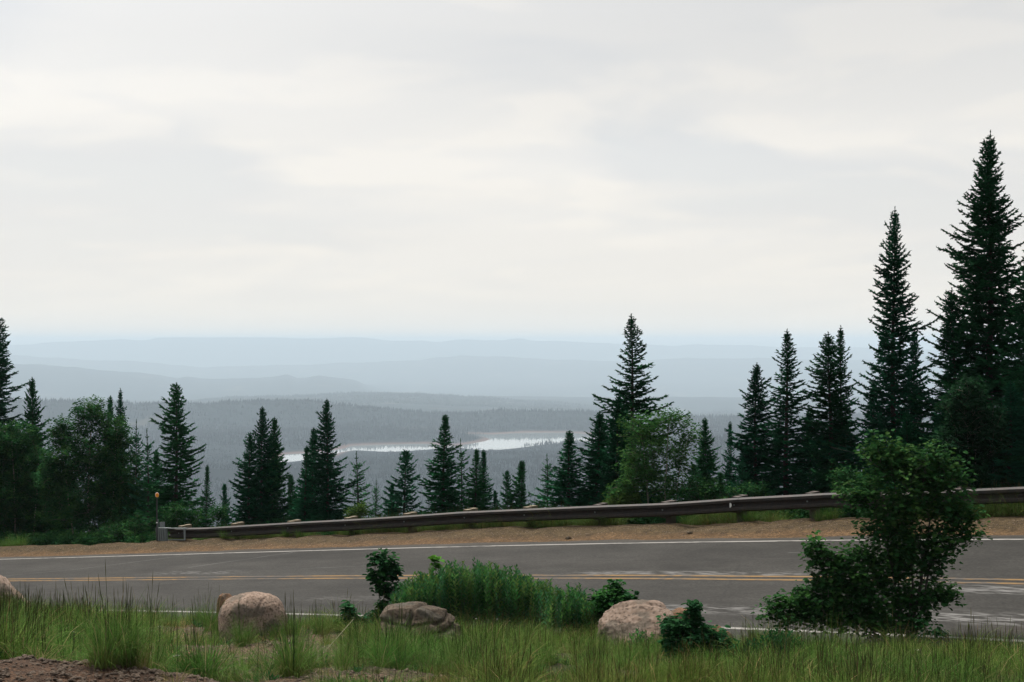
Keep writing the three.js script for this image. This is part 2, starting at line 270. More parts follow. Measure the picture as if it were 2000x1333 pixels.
const crest = {                                          // skyline rows of each line of hills
  near: [[-600, 915], [0, 918], [400, 918], [545, 932], [640, 921], [700, 911], [800, 911], [900, 907], [958, 909], [1024, 902], [1060, 897], [1140, 893], [1250, 870], [1400, 856], [2000, 842], [2600, 834]],
  lake: [[-600, 790], [85, 785], [150, 783], [250, 788], [400, 788], [500, 785], [560, 785], [640, 789], [760, 800], [850, 807], [900, 808], [960, 805], [1040, 803], [1140, 807], [1300, 815], [1500, 818], [2000, 812], [2600, 805]],
  mid: [[-600, 800], [200, 795], [380, 787], [450, 779], [500, 777], [600, 773], [700, 769], [760, 768], [850, 773], [900, 777], [1000, 783], [1080, 789], [1150, 797], [1260, 806], [1340, 812], [1420, 807], [1500, 810], [2000, 800], [2600, 800]],
  low: [[-600, 705], [0, 712], [60, 712], [100, 714], [180, 722], [250, 727], [310, 733], [345, 741], [365, 737], [400, 741], [440, 742], [500, 740], [545, 736], [560, 732], [580, 740], [605, 737], [625, 734], [645, 737], [690, 742], [720, 757], [760, 770], [900, 775], [1000, 772], [1060, 772], [1150, 782], [1500, 782], [2000, 775], [2600, 770]],
  far: [[-600, 690], [0, 692], [150, 700], [400, 716], [600, 712], [800, 705], [900, 694], [1100, 704], [1250, 706], [1350, 699], [1500, 700], [1650, 704], [2000, 700], [2600, 690]],
  last: [[-600, 672], [0, 676], [130, 668], [300, 662], [400, 652], [460, 647], [520, 654], [560, 660], [700, 660], [745, 666], [860, 668], [900, 663], [980, 664], [1020, 662], [1040, 668], [1130, 667], [1200, 672], [1400, 675], [1650, 680], [2000, 684], [2600, 690]],
};
function farY(X, D) {
  const px = 1000 + X / D * F;
  const [, q] = toSQ(Math.max(-2000, Math.min(2000, X)), D);
  const slope = Math.max(EYE - 5 - 0.40 * Math.max(0, (ST * X + CT * D) - 26.6), EYE - 305 - 10 * Math.sin(px * 0.004));
  if (D < 1500) return slope - (D < 140 ? 1.2 * (1 - D / 140) + 0.4 : 0) + (fbm(X * 0.01, D * 0.01, 3) - 0.5) * 14 * step(150, 500, D);
  const wob = (amp, f) => amp * (fbm(px * f, D * 0.0004 + 7, 4) - 0.5);
  const pts = [[1500, EYE - 305], [1900, EYE - 308], [3180, row(curve(crest.near, px), 3180) + wob(10, 0.02)], [3480, EYE - 285], [4650, EYE - 281], [5000, row(curve(crest.lake, px), 5000) + wob(12, 0.015)], [5700, EYE - 315], [8300, row(curve(crest.mid, px), 8300) + wob(12, 0.02)], [10000, EYE - 400], [12800, row(curve(crest.low, px), 12800) + wob(16, 0.04)], [15500, EYE - 450], [18500, row(curve(crest.far, px), 18500) + wob(60, 0.016)], [21500, EYE - 430], [25000, Math.min(EYE + 78, row(curve(crest.last, px), 25000) + wob(64, 0.022))], [28500, EYE - 1200]];
  let y = pts[pts.length - 1][1];
  for (let i = 1; i < pts.length; i++) if (D <= pts[i][0]) { y = mix(pts[i - 1][1], pts[i][1], sm((D - pts[i - 1][0]) / (pts[i][0] - pts[i - 1][0]))); break; }
  y += (fbm(X * 0.004, D * 0.004, 3) - 0.5) * clamp((D - 1500) / 4000, 0.25, 1) * (D > 22000 ? 8 : D > 12000 ? 10 : 20) * step(1500, 2000, D);
  const d = lakeDistance(X, D);
  if (d < 400) { const land = Math.max(y, LAKE_Y + 1.5 + 0.05 * Math.max(d, 0)); y = d < 0 ? LAKE_Y - Math.min(6, 1 - d * 0.1) : mix(LAKE_Y + 0.12 * d, land, step(8, 60, d)); }
  return y;
}
{
  const A = [], R = [];
  for (let px = -3400; px < -200; px += 160) A.push(px); for (let px = -200; px < 2200; px += 6) A.push(px); for (let px = 2200; px <= 5400; px += 160) A.push(px);
  for (let D = 60; D < 1500; D *= 1.09) R.push(D); for (let D = 1500; D < 2800; D += 60) R.push(D); for (let D = 2800; D < 4900; D += 14) R.push(D); for (let D = 4900; D < 9000; D += 60) R.push(D); for (let D = 9000; D <= 16500; D += 140) R.push(D); for (let D = 16600; D <= 28700; D += 230) R.push(D);
  const g = gridMesh(A.length, R.length, (i, j) => { const D = R[j], X = (A[i] - 1000) / F * D; return [X, farY(X, D), -D, X / 50, D / 50]; }, (p) => {
    const X = p[0], D = -p[2], d = lakeDistance(X, D), n = fbm(X * 0.006, D * 0.006, 4);
    let c = [0.007, 0.012, 0.014];  // bluish base: some of the distance haze sits in this colour
    const clear = step(0.70, 0.78, fbm(X * 0.0032 + 5, D * 0.0045 + 2, 3)) * step(4400, 4800, D);
    c = [mix(c[0], 0.045, clear), mix(c[1], 0.042, clear), mix(c[2], 0.035, clear)];
    const pink = step(30, 10, d) * step(-10, 0, d); c = [mix(c[0], 0.10, pink), mix(c[1], 0.066, pink), mix(c[2], 0.055, pink)];
    return c.map((v) => v * (0.7 + 0.6 * n));
  });
  tag(put('terrain', g, M.terrain), 'hazy forested hills and ridges receding beyond the road to the horizon', 'hills', null, 'structure');
  const shape = new THREE.Shape(lakeEdge.map(([x, d]) => new THREE.Vector2(x, d)));
  const w = new THREE.ShapeGeometry(shape); w.rotateX(-Math.PI / 2); // (x, d) -> (x, 0, -d)
  const lake = put('lake', w, M.water); lake.position.y = LAKE_Y; tag(lake, 'pale reservoir gleaming between the wooded hills', 'lake', null, 'structure');
}
console.log('terrain done');

// woods on the hills: clumps of small conifers, nobody could count them
{
  const clump = (seed) => {
    const r = rngOf(seed), t = new Tris();
    for (let n = 0; n < 16; n++) {
      const x = (r() - 0.5) * 62, z = (r() - 0.5) * 62, h = 6 + 8 * r() * r(), w = h * (0.15 + 0.07 * r()), g = 0.88 + 0.24 * r(), k = [0.006 * g, 0.012 * g, 0.016 * g], a0 = r() * 6;  // tree colour tinted blue to carry part of the distance haze
      for (const [y0, y1, ww] of [[h * 0.02, h * 0.7, w], [h * 0.45, h, w * 0.62]]) for (let i = 0; i < 5; i++) { const a = a0 + i * 1.2566, b = a + 1.2566; t.tri([x + Math.cos(a) * ww, y0, z + Math.sin(a) * ww], [x + Math.cos(b) * ww, y0, z + Math.sin(b) * ww], [x, y1, z], k); }
    }
    return t.build();
  };
  const geos = [clump(1), clump(2), clump(3)], r = rngOf(77);
  const band = (name, d0, d1, spacing, label) => {
    const sets = geos.map(() => []);
    for (let D = d0; D < d1; D += spacing) for (let X = -0.43 * D; X < 0.43 * D; X += spacing) {
      const x = X + (r() - 0.5) * spacing, d = D + (r() - 0.5) * spacing; const shore = lakeDistance(x, d); if (shore < (d < 3750 ? 70 : 32)) continue;
      if (step(0.70, 0.78, fbm(x * 0.0032 + 5, d * 0.0045 + 2, 3)) * step(4400, 4800, d) > 0.3 + 0.5 * r()) continue;
      sets[Math.floor(r() * 3)].push([x, farY(x, d) - 0.4, -d, d < 3800 ? clamp(0.22 + shore / 1000, 0.22, 1) : 1]);
    }
    const m = new THREE.Matrix4(), e = new THREE.Euler(), qn = new THREE.Quaternion();
    const root = new THREE.Group(); root.name = numbered(name); scene.add(root); tag(root, label, 'forest', null, 'stuff');
    sets.forEach((set, k) => {
      const im = new THREE.InstancedMesh(geos[k], M.forest, set.length); im.name = 'conifers'; im.userData.kind = 'stuff';
      set.forEach((p, i) => { const sc = (0.8 + 0.5 * r()) * p[3]; m.compose(new THREE.Vector3(p[0], p[1], p[2]), qn.setFromEuler(e.set(0, r() * 6.28, 0)), new THREE.Vector3(1, sc, 1)); im.setMatrixAt(i, m); const t = 0.6 + 0.8 * fbm(p[0] * 0.004 + 9, p[2] * 0.006, 3); im.setColorAt(i, lin(t, t, t)); });
      root.add(im);
    });
  };
  band('forest', 1950, 3420, 34, 'dense conifer forest on the hill in front of the lake');
  band('forest', 3420, 5120, 38, 'blue-grey conifer forest around and behind the lake');
  band('forest', 7100, 8500, 52, 'pale conifer forest along the second ridge behind the lake');
}
console.log('forest done');

// ---------------------------------------------------------------- spruces: trunk, whorls of branches, each clothed in shoots of needles
const V = (x, y, z) => [x, y, z];
function shoot(t, p, d, len, w, k, r) {                   // three crossed blades and a few loose needles
  const D3 = new THREE.Vector3(...d).normalize(), u = new THREE.Vector3(D3.y, -D3.x, 0.3 * D3.z + 0.1).cross(D3).normalize(), v = D3.clone().cross(u);
  const tip = [p[0] + D3.x * len, p[1] + D3.y * len, p[2] + D3.z * len], a0 = r() * 3;
  for (let n = 0; n < 3; n++) {
    const a = a0 + n * 1.047, c = Math.cos(a) * w, s = Math.sin(a) * w, f = 0.3 + 0.2 * r(), m = [p[0] + D3.x * len * f, p[1] + D3.y * len * f, p[2] + D3.z * len * f];
    const o = [u.x * c + v.x * s, u.y * c + v.y * s, u.z * c + v.z * s];
    const A = [m[0] + o[0], m[1] + o[1], m[2] + o[2]], B = [m[0] - o[0], m[1] - o[1], m[2] - o[2]];
    t.tri(p, A, tip, k); t.tri(p, tip, B, k);
  }
  for (let n = 0; n < 3; n++) {
    const a = r() * 6.28, f = 0.35 + 0.5 * r(), c = Math.cos(a) * w * 1.9, s = Math.sin(a) * w * 1.9, q = [p[0] + D3.x * len * f, p[1] + D3.y * len * f, p[2] + D3.z * len * f];
    t.tri(q, [q[0] + D3.x * 0.022, q[1] + D3.y * 0.022, q[2] + D3.z * 0.022], [q[0] + u.x * c + v.x * s + D3.x * w * 1.6, q[1] + u.y * c + v.y * s + D3.y * w * 1.6, q[2] + u.z * c + v.z * s + D3.z * w * 1.6], k);
  }
}
function spruceShape(seed, { H, R, gap = 0.027, power = 1.0, thin = 0, tone = [0.013, 0.044, 0.022], tip = 1.5, lean = 0.02, leader = 0.03 }) {
  const r = rngOf(seed), crown = new Tris(), wood = new Tris(), bark = [0.034, 0.028, 0.022];
  const lx = (r() - 0.5) * lean, lz = (r() - 0.5) * lean, wob = r() * 10;
  const axis = (y) => [lx * y + 0.03 * Math.sin(y * 1.1 + wob), y, lz * y + 0.03 * Math.cos(y * 0.9 + wob)];
  const ys = [-0.35, H * 0.15, H * 0.35, H * 0.6, H * 0.85, H], rad = (y) => 0.012 * H * (1 - Math.max(0, y) / H) + 0.003;
  wood.tube(ys.map(axis), ys.map(rad), 7, bark);
  let az = r() * 6; const ph = r() * 50;
  for (let y = H * 0.05; y < H * (1 - leader);) {
    const f = y / H; az += 2.2 + r() * 0.9;
    let L = R * Math.pow(1 - f, power) * (0.5 + 0.72 * r()) * (0.62 + 0.8 * noise(f * H * 1.7 + ph, Math.floor(((az % 6.283) + 6.283) % 6.283 / 1.05) * 7.3 + ph));
    L *= 1 + 0.22 * Math.cos(az - ph) * Math.sin(f * 9 + ph); if (f > 0.1 && f < 0.9 && noise(f * H * 1.3 + ph * 3, Math.floor(((az % 6.283) + 6.283) % 6.283 / 1.3) * 3.7) < 0.15) L *= 0.4;
    if (f < 0.12) L *= 0.65 + 2.9 * f; if (r() < 0.06) L *= 1.4; L = Math.max(L, 0.035);
    const el = mix(-0.22, 0.22, step(0.05, 0.55, f)) + 0.65 * step(0.7, 1, f) + (r() - 0.5) * 0.3, ca = Math.cos(az), sa = Math.sin(az), o = axis(y), sway = (r() - 0.5) * 0.5;
    const P = (u) => { const l = L * u, b = sway * u * u * 0.4; return [o[0] + (ca - sa * b) * l * Math.cos(el * 0.6), o[1] + l * (Math.tan(el) - 0.16 * u + 0.24 * u * u), o[2] + (sa + ca * b) * l * Math.cos(el * 0.6)]; };
    if (L > 0.2) wood.tube([P(0), P(0.5), P(0.95)], [0.004 + 0.012 * L, 0.003 + 0.006 * L, 0.002], 3, bark);
    const ss = 0.5 + 0.5 * clamp(L / 0.3), n = Math.max(1, Math.round(L / 0.085)), g0 = 0.7 + 0.6 * r();
    for (let i = 0; i <= n; i++) {
      const u = 0.1 + 0.9 * i / n, p = P(u), e = P(u + 0.05), d = new THREE.Vector3(e[0] - p[0], e[1] - p[1], e[2] - p[2]).normalize();
      const end = i >= n - 1, gg = g0 * (0.8 + 0.4 * r()), k = tone.map((v, m) => v * gg * (end ? (m === 1 ? tip : tip * 0.95) : 1));
      shoot(crown, p, [d.x, d.y + 0.1, d.z], (0.12 + 0.05 * r()) * ss, 0.024 * ss, k, r);
      if (r() < thin) continue;
      const across = new THREE.Vector3(-d.z, 0, d.x).normalize();
      for (const sd of [-1, 1]) {
        const ls = Math.min(0.34, 0.075 * ss + 0.40 * L * (1 - u) * (0.5 + 0.7 * r())), w = 0.75 + 0.5 * r(), lift = (r() - 0.55) * 1.1;
        const q = new THREE.Vector3(d.x * 0.65 + across.x * sd * w, d.y * 0.65 + lift, d.z * 0.65 + across.z * sd * w).normalize();
        const m = Math.max(1, Math.round(ls / 0.1));
        for (let h = 0; h < m; h++) {
          const b = [p[0] + q.x * ls * h / m, p[1] + q.y * ls * h / m - 0.02 * h, p[2] + q.z * ls * h / m], last = h === m - 1, kk = tone.map((v) => v * gg * (last ? mix(1, tip, 0.5) : 1));
          shoot(crown, b, [q.x, q.y, q.z], (0.105 + 0.05 * r()) * ss, 0.022 * ss, kk, r);
          if (h > 0) shoot(crown, b, [q.x + d.x * (r() * 1.6 - 0.2), q.y + (r() - 0.5) * 0.7, q.z + d.z * (r() * 1.6 - 0.2)], 0.09 + 0.03 * r(), 0.02, kk, r);
        }
      }
    }
    y += 0.84 * gap * (0.7 + 0.6 * r()) * (1 - 0.45 * step(0.6, 1, f));
  }
  const top = axis(H); for (let i = 0; i < 4; i++) { const y = H * (1 - leader * (1 - i / 4)), o = axis(y); shoot(crown, o, [0, 1, 0], H * leader * 0.34, 0.016, tone, r); if (i % 2 === 0) for (let n = 0; n < 5; n++) { const a = n * 1.256 + i; shoot(crown, o, [Math.cos(a), 0.75, Math.sin(a)], 0.09 * (1 - i / 6), 0.014, tone, r); } }
  return { H, R, crown: crown.build(), wood: wood.build() };
}
const DARK = [0.011, 0.058, 0.026], MIDG = [0.015, 0.076, 0.030], BLUE = [0.024, 0.096, 0.044];
const kinds = {
  slim: spruceShape(11, { H: 4.2, R: 0.72, tone: MIDG }),
  medium: spruceShape(12, { H: 5.0, R: 1.05, tone: MIDG, gap: 0.026 }),
  medium2: spruceShape(13, { H: 5.2, R: 1.0, tone: DARK, power: 0.92 }),
  sparse: spruceShape(14, { H: 3.8, R: 0.75, tone: BLUE, thin: 0.35, gap: 0.042, leader: 0.13, tip: 1.7 }),
  slim2: spruceShape(21, { H: 4.4, R: 0.74, tone: MIDG, gap: 0.031, power: 1.15 }),
  medium3: spruceShape(22, { H: 5.0, R: 1.0, tone: MIDG, gap: 0.033, power: 0.85, thin: 0.12 }),
  column2: spruceShape(23, { H: 6.2, R: 0.9, tone: DARK, power: 0.95, gap: 0.036, lean: 0.04 }),
  small2: spruceShape(24, { H: 2.6, R: 0.62, tone: BLUE, gap: 0.030, power: 0.85, thin: 0.1 }),
  small: spruceShape(15, { H: 2.8, R: 0.6, tone: BLUE, gap: 0.022 }),
  column: spruceShape(16, { H: 6.4, R: 0.85, tone: DARK, power: 0.78, gap: 0.03 }),
  tiered: spruceShape(17, { H: 7.0, R: 1.35, tone: DARK, power: 1.0, gap: 0.040 }),
  tall: spruceShape(18, { H: 8.5, R: 1.45, tone: DARK, gap: 0.031, power: 0.95 }),
  giant: spruceShape(19, { H: 10.5, R: 2.2, tone: DARK, gap: 0.029, power: 1.0 }),
};
console.log('spruce kinds done');
let grown = 0;
const tints = [[1, 1, 1], [1.35, 1.2, 1.05], [0.85, 0.9, 1], [1.15, 1.05, 0.9], [1, 1.1, 1.2]].map((c) => { const m = M.needles.clone(); m.color = lin(...c); return m; });
function plantSpruce(kind, px, top, q, half, turn, label) {
  if (grown % 2 && kinds[kind + '2'] && kind !== 'medium') kind += '2'; if (grown % 3 === 0 && kind === 'medium') kind = 'medium3';
  const D = depthAtQ(px, q), X = (px - 1000) / F * D, y0 = groundY(X, D), h = EYE - (top - HORIZON) / F * D - y0, k = kinds[kind];
  const sy = h / k.H, sx = 1.4 * half / F * D / k.R;
  const t = base('spruce_tree', X, y0 - 0.05, -D);
  put('trunk', k.wood, M.bark, t); put('crown', k.crown, tints[(grown++ * 3) % 5], t);
  t.scale.set(sx, sy, sx); t.rotation.y = turn;
  return tag(t, label, 'spruce', 'spruces growing down the slope behind the guardrail');
}
const spruces = [
  // kind, column, top row, how far across the road, half width in columns, turn, label
  ['tall', -6, 612, 30.5, 88, 0.3, 'tall dark spruce cut off by the photo\'s left edge'],
  ['medium', 68, 735, 32, 52, 1.1, 'pointed spruce between the left edge and the big leafy aspen'],
  ['slim', 216, 772, 34, 34, 2.0, 'faint slim spruce just behind the narrow dark spire beside the aspen'],
  ['column', 240, 757, 32.5, 34, 0.4, 'narrow dark spruce spire rising from behind the big leafy aspen'],
  ['sparse', 267, 818, 30.6, 40, 2.9, 'thin-topped spruce close right of the big leafy aspen'],
  ['sparse', 287, 836, 30.2, 40, 0.9, 'thin-topped spruce leaning over the amber delineator'],
  ['medium', 345, 746, 29.8, 64, 2.2, 'broad spruce with ragged tiers behind the guardrail\'s grey end'],
  ['slim', 403, 906, 31, 26, 0.8, 'low pointed spruce at the foot of the broad ragged one'],
  ['small', 437, 944, 33, 22, 1.4, 'tiny spruce tip showing in the gap past the first wooden post'],
  ['medium', 486, 842, 29.6, 42, 0.2, 'left and lowest spruce of the three-topped clump over the second post'],
  ['medium2', 512, 791, 30, 46, 1.9, 'highest spruce of the three-topped clump over the second post'],
  ['medium', 531, 812, 30.4, 46, 4.0, 'right spruce of the three-topped clump with branches against the lake'],
  ['small', 566, 926, 31, 30, 2.2, 'small spruce filling the foot of the gap below the left arm of the lake'],
  ['slim', 597, 868, 29.6, 36, 0.3, 'short spruce at the left shoulder of the tall twin pair'],
  ['slim', 612, 834, 30.2, 40, 2.6, 'shorter spruce of the tall twin pair crossing the lake'],
  ['medium2', 638, 776, 29.6, 46, 5.2, 'taller spruce of the twin pair crossing the lake, with a bent side branch'],
  ['sparse', 697, 880, 30.2, 44, 1.2, 'pale green lone spruce standing below the narrows of the lake'],
  ['sparse', 735, 934, 29.6, 22, 3.3, 'scrawny little spruce with a nearly bare tip'],
  ['small', 765, 944, 30, 24, 0.5, 'short spruce tucked against the left side of a knobbly one'],
  ['small', 790, 878, 29.4, 42, 1.6, 'knobbly dark spruce over the fourth wooden post'],
  ['slim', 868, 807, 29.4, 46, 3.0, 'tallest spruce of the middle group, its tip just left of the lake\'s point'],
  ['sparse', 900, 855, 30, 34, 0.7, 'light open spruce between the tallest middle spruce and a double-topped one'],
  ['slim', 929, 874, 29.6, 34, 4.4, 'left half of the double-topped spruce below the lake'],
  ['slim', 943, 876, 29.9, 34, 1.3, 'right half of the double-topped spruce below the lake'],
  ['small', 966, 956, 30.5, 17, 2.0, 'tiny spruce at the foot of the double-topped one'],
  ['small', 990, 918, 29.6, 24, 3.6, 'small dense dark cone-shaped spruce in the widest gap'],
  ['small', 1021, 898, 29.8, 34, 5.0, 'small spruce with stepped branches right of the dense cone-shaped one'],
  ['sparse', 1068, 884, 29.6, 40, 0.1, 'spindly pale spruce with a bare leader under the lake'],
  ['slim', 1112, 838, 29.4, 54, 2.4, 'dark spruce whose tip overlaps the right end of the lake'],
  ['medium', 1165, 800, 30, 62, 3.9, 'full spruce left of the tall one that tops the far ridges'],
  ['medium2', 1208, 766, 29.4, 50, 0.6, 'dark spruce pressed against the left of the tall tiered one'],
  ['tiered', 1237, 610, 31.5, 92, 2.7, 'tall tiered spruce rising above the far ridges over the aspen'],
  ['medium', 1382, 812, 30.6, 46, 1.0, 'bluish spruce just right of the bright aspen'],
  ['slim', 1427, 820, 30.4, 27, 4.9, 'slim spruce between the bluish one and the taller right-hand group'],
  ['medium2', 1478, 706, 29.8, 66, 0.9, 'left spruce of the taller group over the bright reflector'],
  ['column', 1537, 640, 29.6, 62, 2.2, 'spruce with a bare spike top and drooping arms in the taller group'],
  ['column', 1620, 645, 30, 58, 3.7, 'left spire of the twin-topped spruces by the leafy sapling'],
  ['column', 1645, 633, 30.4, 48, 5.5, 'right spire of the twin-topped spruces by the leafy sapling'],
  ['tall', 1745, 400, 30, 80, 1.5, 'second-tallest spruce, a steep dark spire against the sky'],
  ['column', 1796, 640, 31, 52, 0.2, 'slim dark spruce squeezed between the two tallest spires'],
  ['tall', 1862, 558, 30, 92, 3.2, 'dark spruce forming the left shoulder of the tallest tree'],
  ['giant', 1930, 250, 30.4, 138, 4.1, 'tallest spruce of all, near the right edge against the sky'],
  ['tall', 2012, 452, 29.8, 92, 0.7, 'dark spruce cut off by the photo\'s right edge'],
  ['medium2', 1975, 740, 28.8, 66, 2.0, 'low black spruce over the guardrail at the right edge'],
  ['medium', 1770, 800, 29, 58, 5.1, 'low dark spruce behind the leafy sapling\'s crown'],
  ['medium2', 130, 905, 33, 60, 0.8, 'dark spruce hidden deep behind the big leafy aspen\'s left side'],
  ['medium', 300, 880, 33.5, 46, 3.8, 'shadowed spruce behind the two thin-topped ones'],
  ['medium2', 20, 830, 33, 66, 4.6, 'dark spruce behind the shady aspen at the left edge'],
  ['tall', 1705, 735, 32, 52, 1.9, 'dark spruce half hidden left of the second-tallest spire'],
  ['medium2', 1580, 800, 31.5, 54, 3.1, 'dark spruce low between the spike-topped and the twin-topped ones'],
  ['medium2', 1915, 690, 31.5, 86, 1.1, 'dense dark spruce filling in below the tallest one'],
  ['small', 1352, 905, 29.2, 34, 1.7, 'little spruce at the right foot of the bright aspen'],
  ['small', 1408, 920, 29, 30, 3.3, 'little spruce under the bluish one beside the bright aspen'],
  ['small', 1450, 900, 29.3, 36, 0.6, 'little spruce in front of the left spruce of the taller group'],
  ['medium2', 1850, 760, 28.9, 60, 0.4, 'low dark spruce under the tallest tree\'s left shoulder'],
];
for (const a of spruces) plantSpruce(...a);
console.log('spruces done');

// ---------------------------------------------------------------- leafy trees and bushes: leaves in clusters on twigs that spring from stems
function leaf(t, p, dir, nrm, len, wid, k, round) {
  const d = new THREE.Vector3(...dir).normalize(), n = new THREE.Vector3(...nrm), s = d.clone().cross(n).normalize(), up = s.clone().cross(d);
  const pt = (a, b, h) => [p[0] + d.x * a + s.x * b + up.x * h, p[1] + d.y * a + s.y * b + up.y * h, p[2] + d.z * a + s.z * b + up.z * h];
  const o = p, e = pt(len, 0, -0.12 * len), fold = wid * 0.28;
  if (round === 2) {                                     // broad leaf: six corners
    const a = pt(len * 0.3, wid, fold), b = pt(len * 0.75, wid * 0.75, fold * 0.6), c = pt(len * 0.3, -wid, fold), f = pt(len * 0.75, -wid * 0.75, fold * 0.6);
    t.tri(o, a, b, k); t.tri(o, b, e, k); t.tri(o, f, c, k); t.tri(o, e, f, k);
  } else { const a = pt(len * 0.42, wid, fold), c = pt(len * 0.42, -wid, fold); t.tri(o, a, e, k); t.tri(o, e, c, k); }
}
function leafy(seed, { lobes, clusters, each, size, ratio = 0.4, spread = 0.12, round = 1, palette, stems, wood = [0.10, 0.085, 0.065], upright = 0, twig = 0.5, edge = 0.42 }) {
  const r = rngOf(seed), leaves = new Tris(), sticks = new Tris(), total = lobes.reduce((s, l) => s + (l[6] ?? l[3] * l[4] * l[5]), 0), nodes = [];
  for (const st of stems) {
    const P = st.points, n = 7, line = [], rad = [];
    for (let i = 0; i <= n; i++) { const f = i / n * (P.length - 1), a = Math.min(P.length - 2, Math.floor(f)), u = f - a, p = [0, 1, 2].map((m) => mix(P[a][m], P[a + 1][m], u)); const j = i && i < n ? 0.02 : 0; line.push([p[0] + (r() - 0.5) * j * 2, p[1], p[2] + (r() - 0.5) * j * 2]); rad.push(st.r * (1 - 0.8 * i / n)); }
    sticks.tube(line, rad, 6, st.color ?? wood); nodes.push(...line.slice(1));
  }
  for (const l of lobes) {
    const m = Math.max(1, Math.round(clusters * (l[6] ?? l[3] * l[4] * l[5]) / total));
    for (let c = 0; c < m; c++) {
      const a = r() * 6.283, z = r() * 2 - 1, rr = Math.pow(r(), edge) * (0.58 + 0.72 * noise(a * 1.9 + l[0] * 9, z * 3.1 + l[1] * 9 + l[2] * 5)), h = Math.sqrt(1 - z * z), o = [h * Math.cos(a), z, h * Math.sin(a)];
      const p = [l[0] + o[0] * l[3] * rr, l[1] + o[1] * l[4] * rr, l[2] + o[2] * l[5] * rr]; if (p[1] < 0.02) continue;
      if (r() < twig && nodes.length) {
        let best = null, bd = 1e9; for (const q of nodes) { const dd = (q[0] - p[0]) ** 2 + (q[2] - p[2]) ** 2 + ((q[1] - p[1] + 0.12) * (q[1] > p[1] ? 1.8 : 1)) ** 2; if (dd < bd) { bd = dd; best = q; } }
        const L = Math.sqrt(bd); if (L < 1.4) { const mid = [mix(best[0], p[0], 0.5), mix(best[1], p[1], 0.5) + 0.06 * L, mix(best[2], p[2], 0.5)]; sticks.tube([best, mid, p], [0.003 + 0.004 * L, 0.003, 0.0015], 3, wood); nodes.push(mid); }
      }
      const tone = 0.75 + 0.5 * r(), pal = palette[Math.floor(r() * palette.length)];
      for (let n = 0; n < each; n++) {
        const g = () => (r() + r() + r() - 1.5) * 0.9, q = [p[0] + g() * spread, p[1] + g() * spread, p[2] + g() * spread]; if (q[1] < 0.01) continue;
        const b = r() * 6.283, d = [Math.cos(b) + o[0] * 0.5, upright + (r() - 0.6) * 0.9, Math.sin(b) + o[2] * 0.5], nn = [(r() - 0.5) * 1.3, 1 - upright * 0.6, (r() - 0.5) * 1.3], sz = size * (0.5 + 0.85 * r()), tt = tone * (0.85 + 0.3 * r());
        leaf(leaves, q, d, nn, sz, sz * ratio, pal.map((v) => v * tt), round);
      }
    }
  }
  return { leaves: leaves.build(), sticks: sticks.build() };
}
const aspenGreens = [[0.021, 0.084, 0.024], [0.016, 0.070, 0.022], [0.036, 0.100, 0.024]];
function plantLeafy(name, seed, px, D, shape, label, category, group, partNames = ['trunk', 'crown']) {
  const X = (px - 1000) / F * D, y0 = groundY(X, D), t = base(name, X, y0, -D), mpp = D / F;
  // lobes come in columns and rows of the photograph's scale: turned into metres about the foot
  const m = ([lx, ly, rx, ry, w]) => [(lx - px) * mpp, EYE - (ly - HORIZON) / F * D - y0, 0, rx * mpp, ry * mpp, (rx + ry) * 0.5 * mpp, w];
  const lobes = shape.lobes.map((l) => { const o = m(l); o[2] = (l[5] ?? 0) * mpp; return o.slice(0, 6).concat(l[4] ?? rx2(l)); });
  const stems = shape.stems.map((s) => ({ r: s.r, color: s.color, points: s.points.map(([x, y, z = 0]) => [(x - px) * mpp, y === null ? -0.15 : EYE - (y - HORIZON) / F * D - y0, z * mpp]) }));
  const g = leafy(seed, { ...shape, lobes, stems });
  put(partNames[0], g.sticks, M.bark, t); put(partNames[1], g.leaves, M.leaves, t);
  return tag(t, label, category, group);
}
const rx2 = (l) => l[2] * l[3];
const PALE = [0.22, 0.20, 0.15];
// big aspen on the left
plantLeafy('aspen_tree', 31, 175, depthAtQ(175, 29.4), { lobes: [[178, 815, 38, 40], [120, 850, 30, 34], [225, 850, 34, 34], [165, 890, 75, 50], [110, 930, 45, 55], [225, 925, 55, 60], [170, 985, 90, 62], [250, 1000, 55, 55]], clusters: 3600, each: 14, size: 0.085, ratio: 0.45, spread: 0.13, palette: aspenGreens, stems: [{ r: 0.05, color: PALE, points: [[175, null], [172, 940], [180, 790]] }, { r: 0.035, color: PALE, points: [[150, null], [130, 960], [118, 845]] }, { r: 0.04, color: PALE, points: [[205, null], [222, 960], [228, 840]] }] }, 'big leafy aspen with a stepped crown left of the delineator', 'aspen', 'aspens behind the guardrail');
plantLeafy('aspen_tree', 32, 30, depthAtQ(30, 29.2), { lobes: [[25, 865, 45, 40], [-10, 900, 40, 50], [70, 920, 42, 55], [20, 980, 75, 65], [90, 1000, 40, 50]], clusters: 2700, each: 14, size: 0.085, ratio: 0.45, spread: 0.13, palette: aspenGreens, stems: [{ r: 0.04, color: PALE, points: [[30, null], [28, 960], [22, 850]] }, { r: 0.035, color: PALE, points: [[60, null], [72, 960], [74, 890]] }] }, 'shady aspen cut by the left edge in front of the tall spruce', 'aspen', 'aspens behind the guardrail');
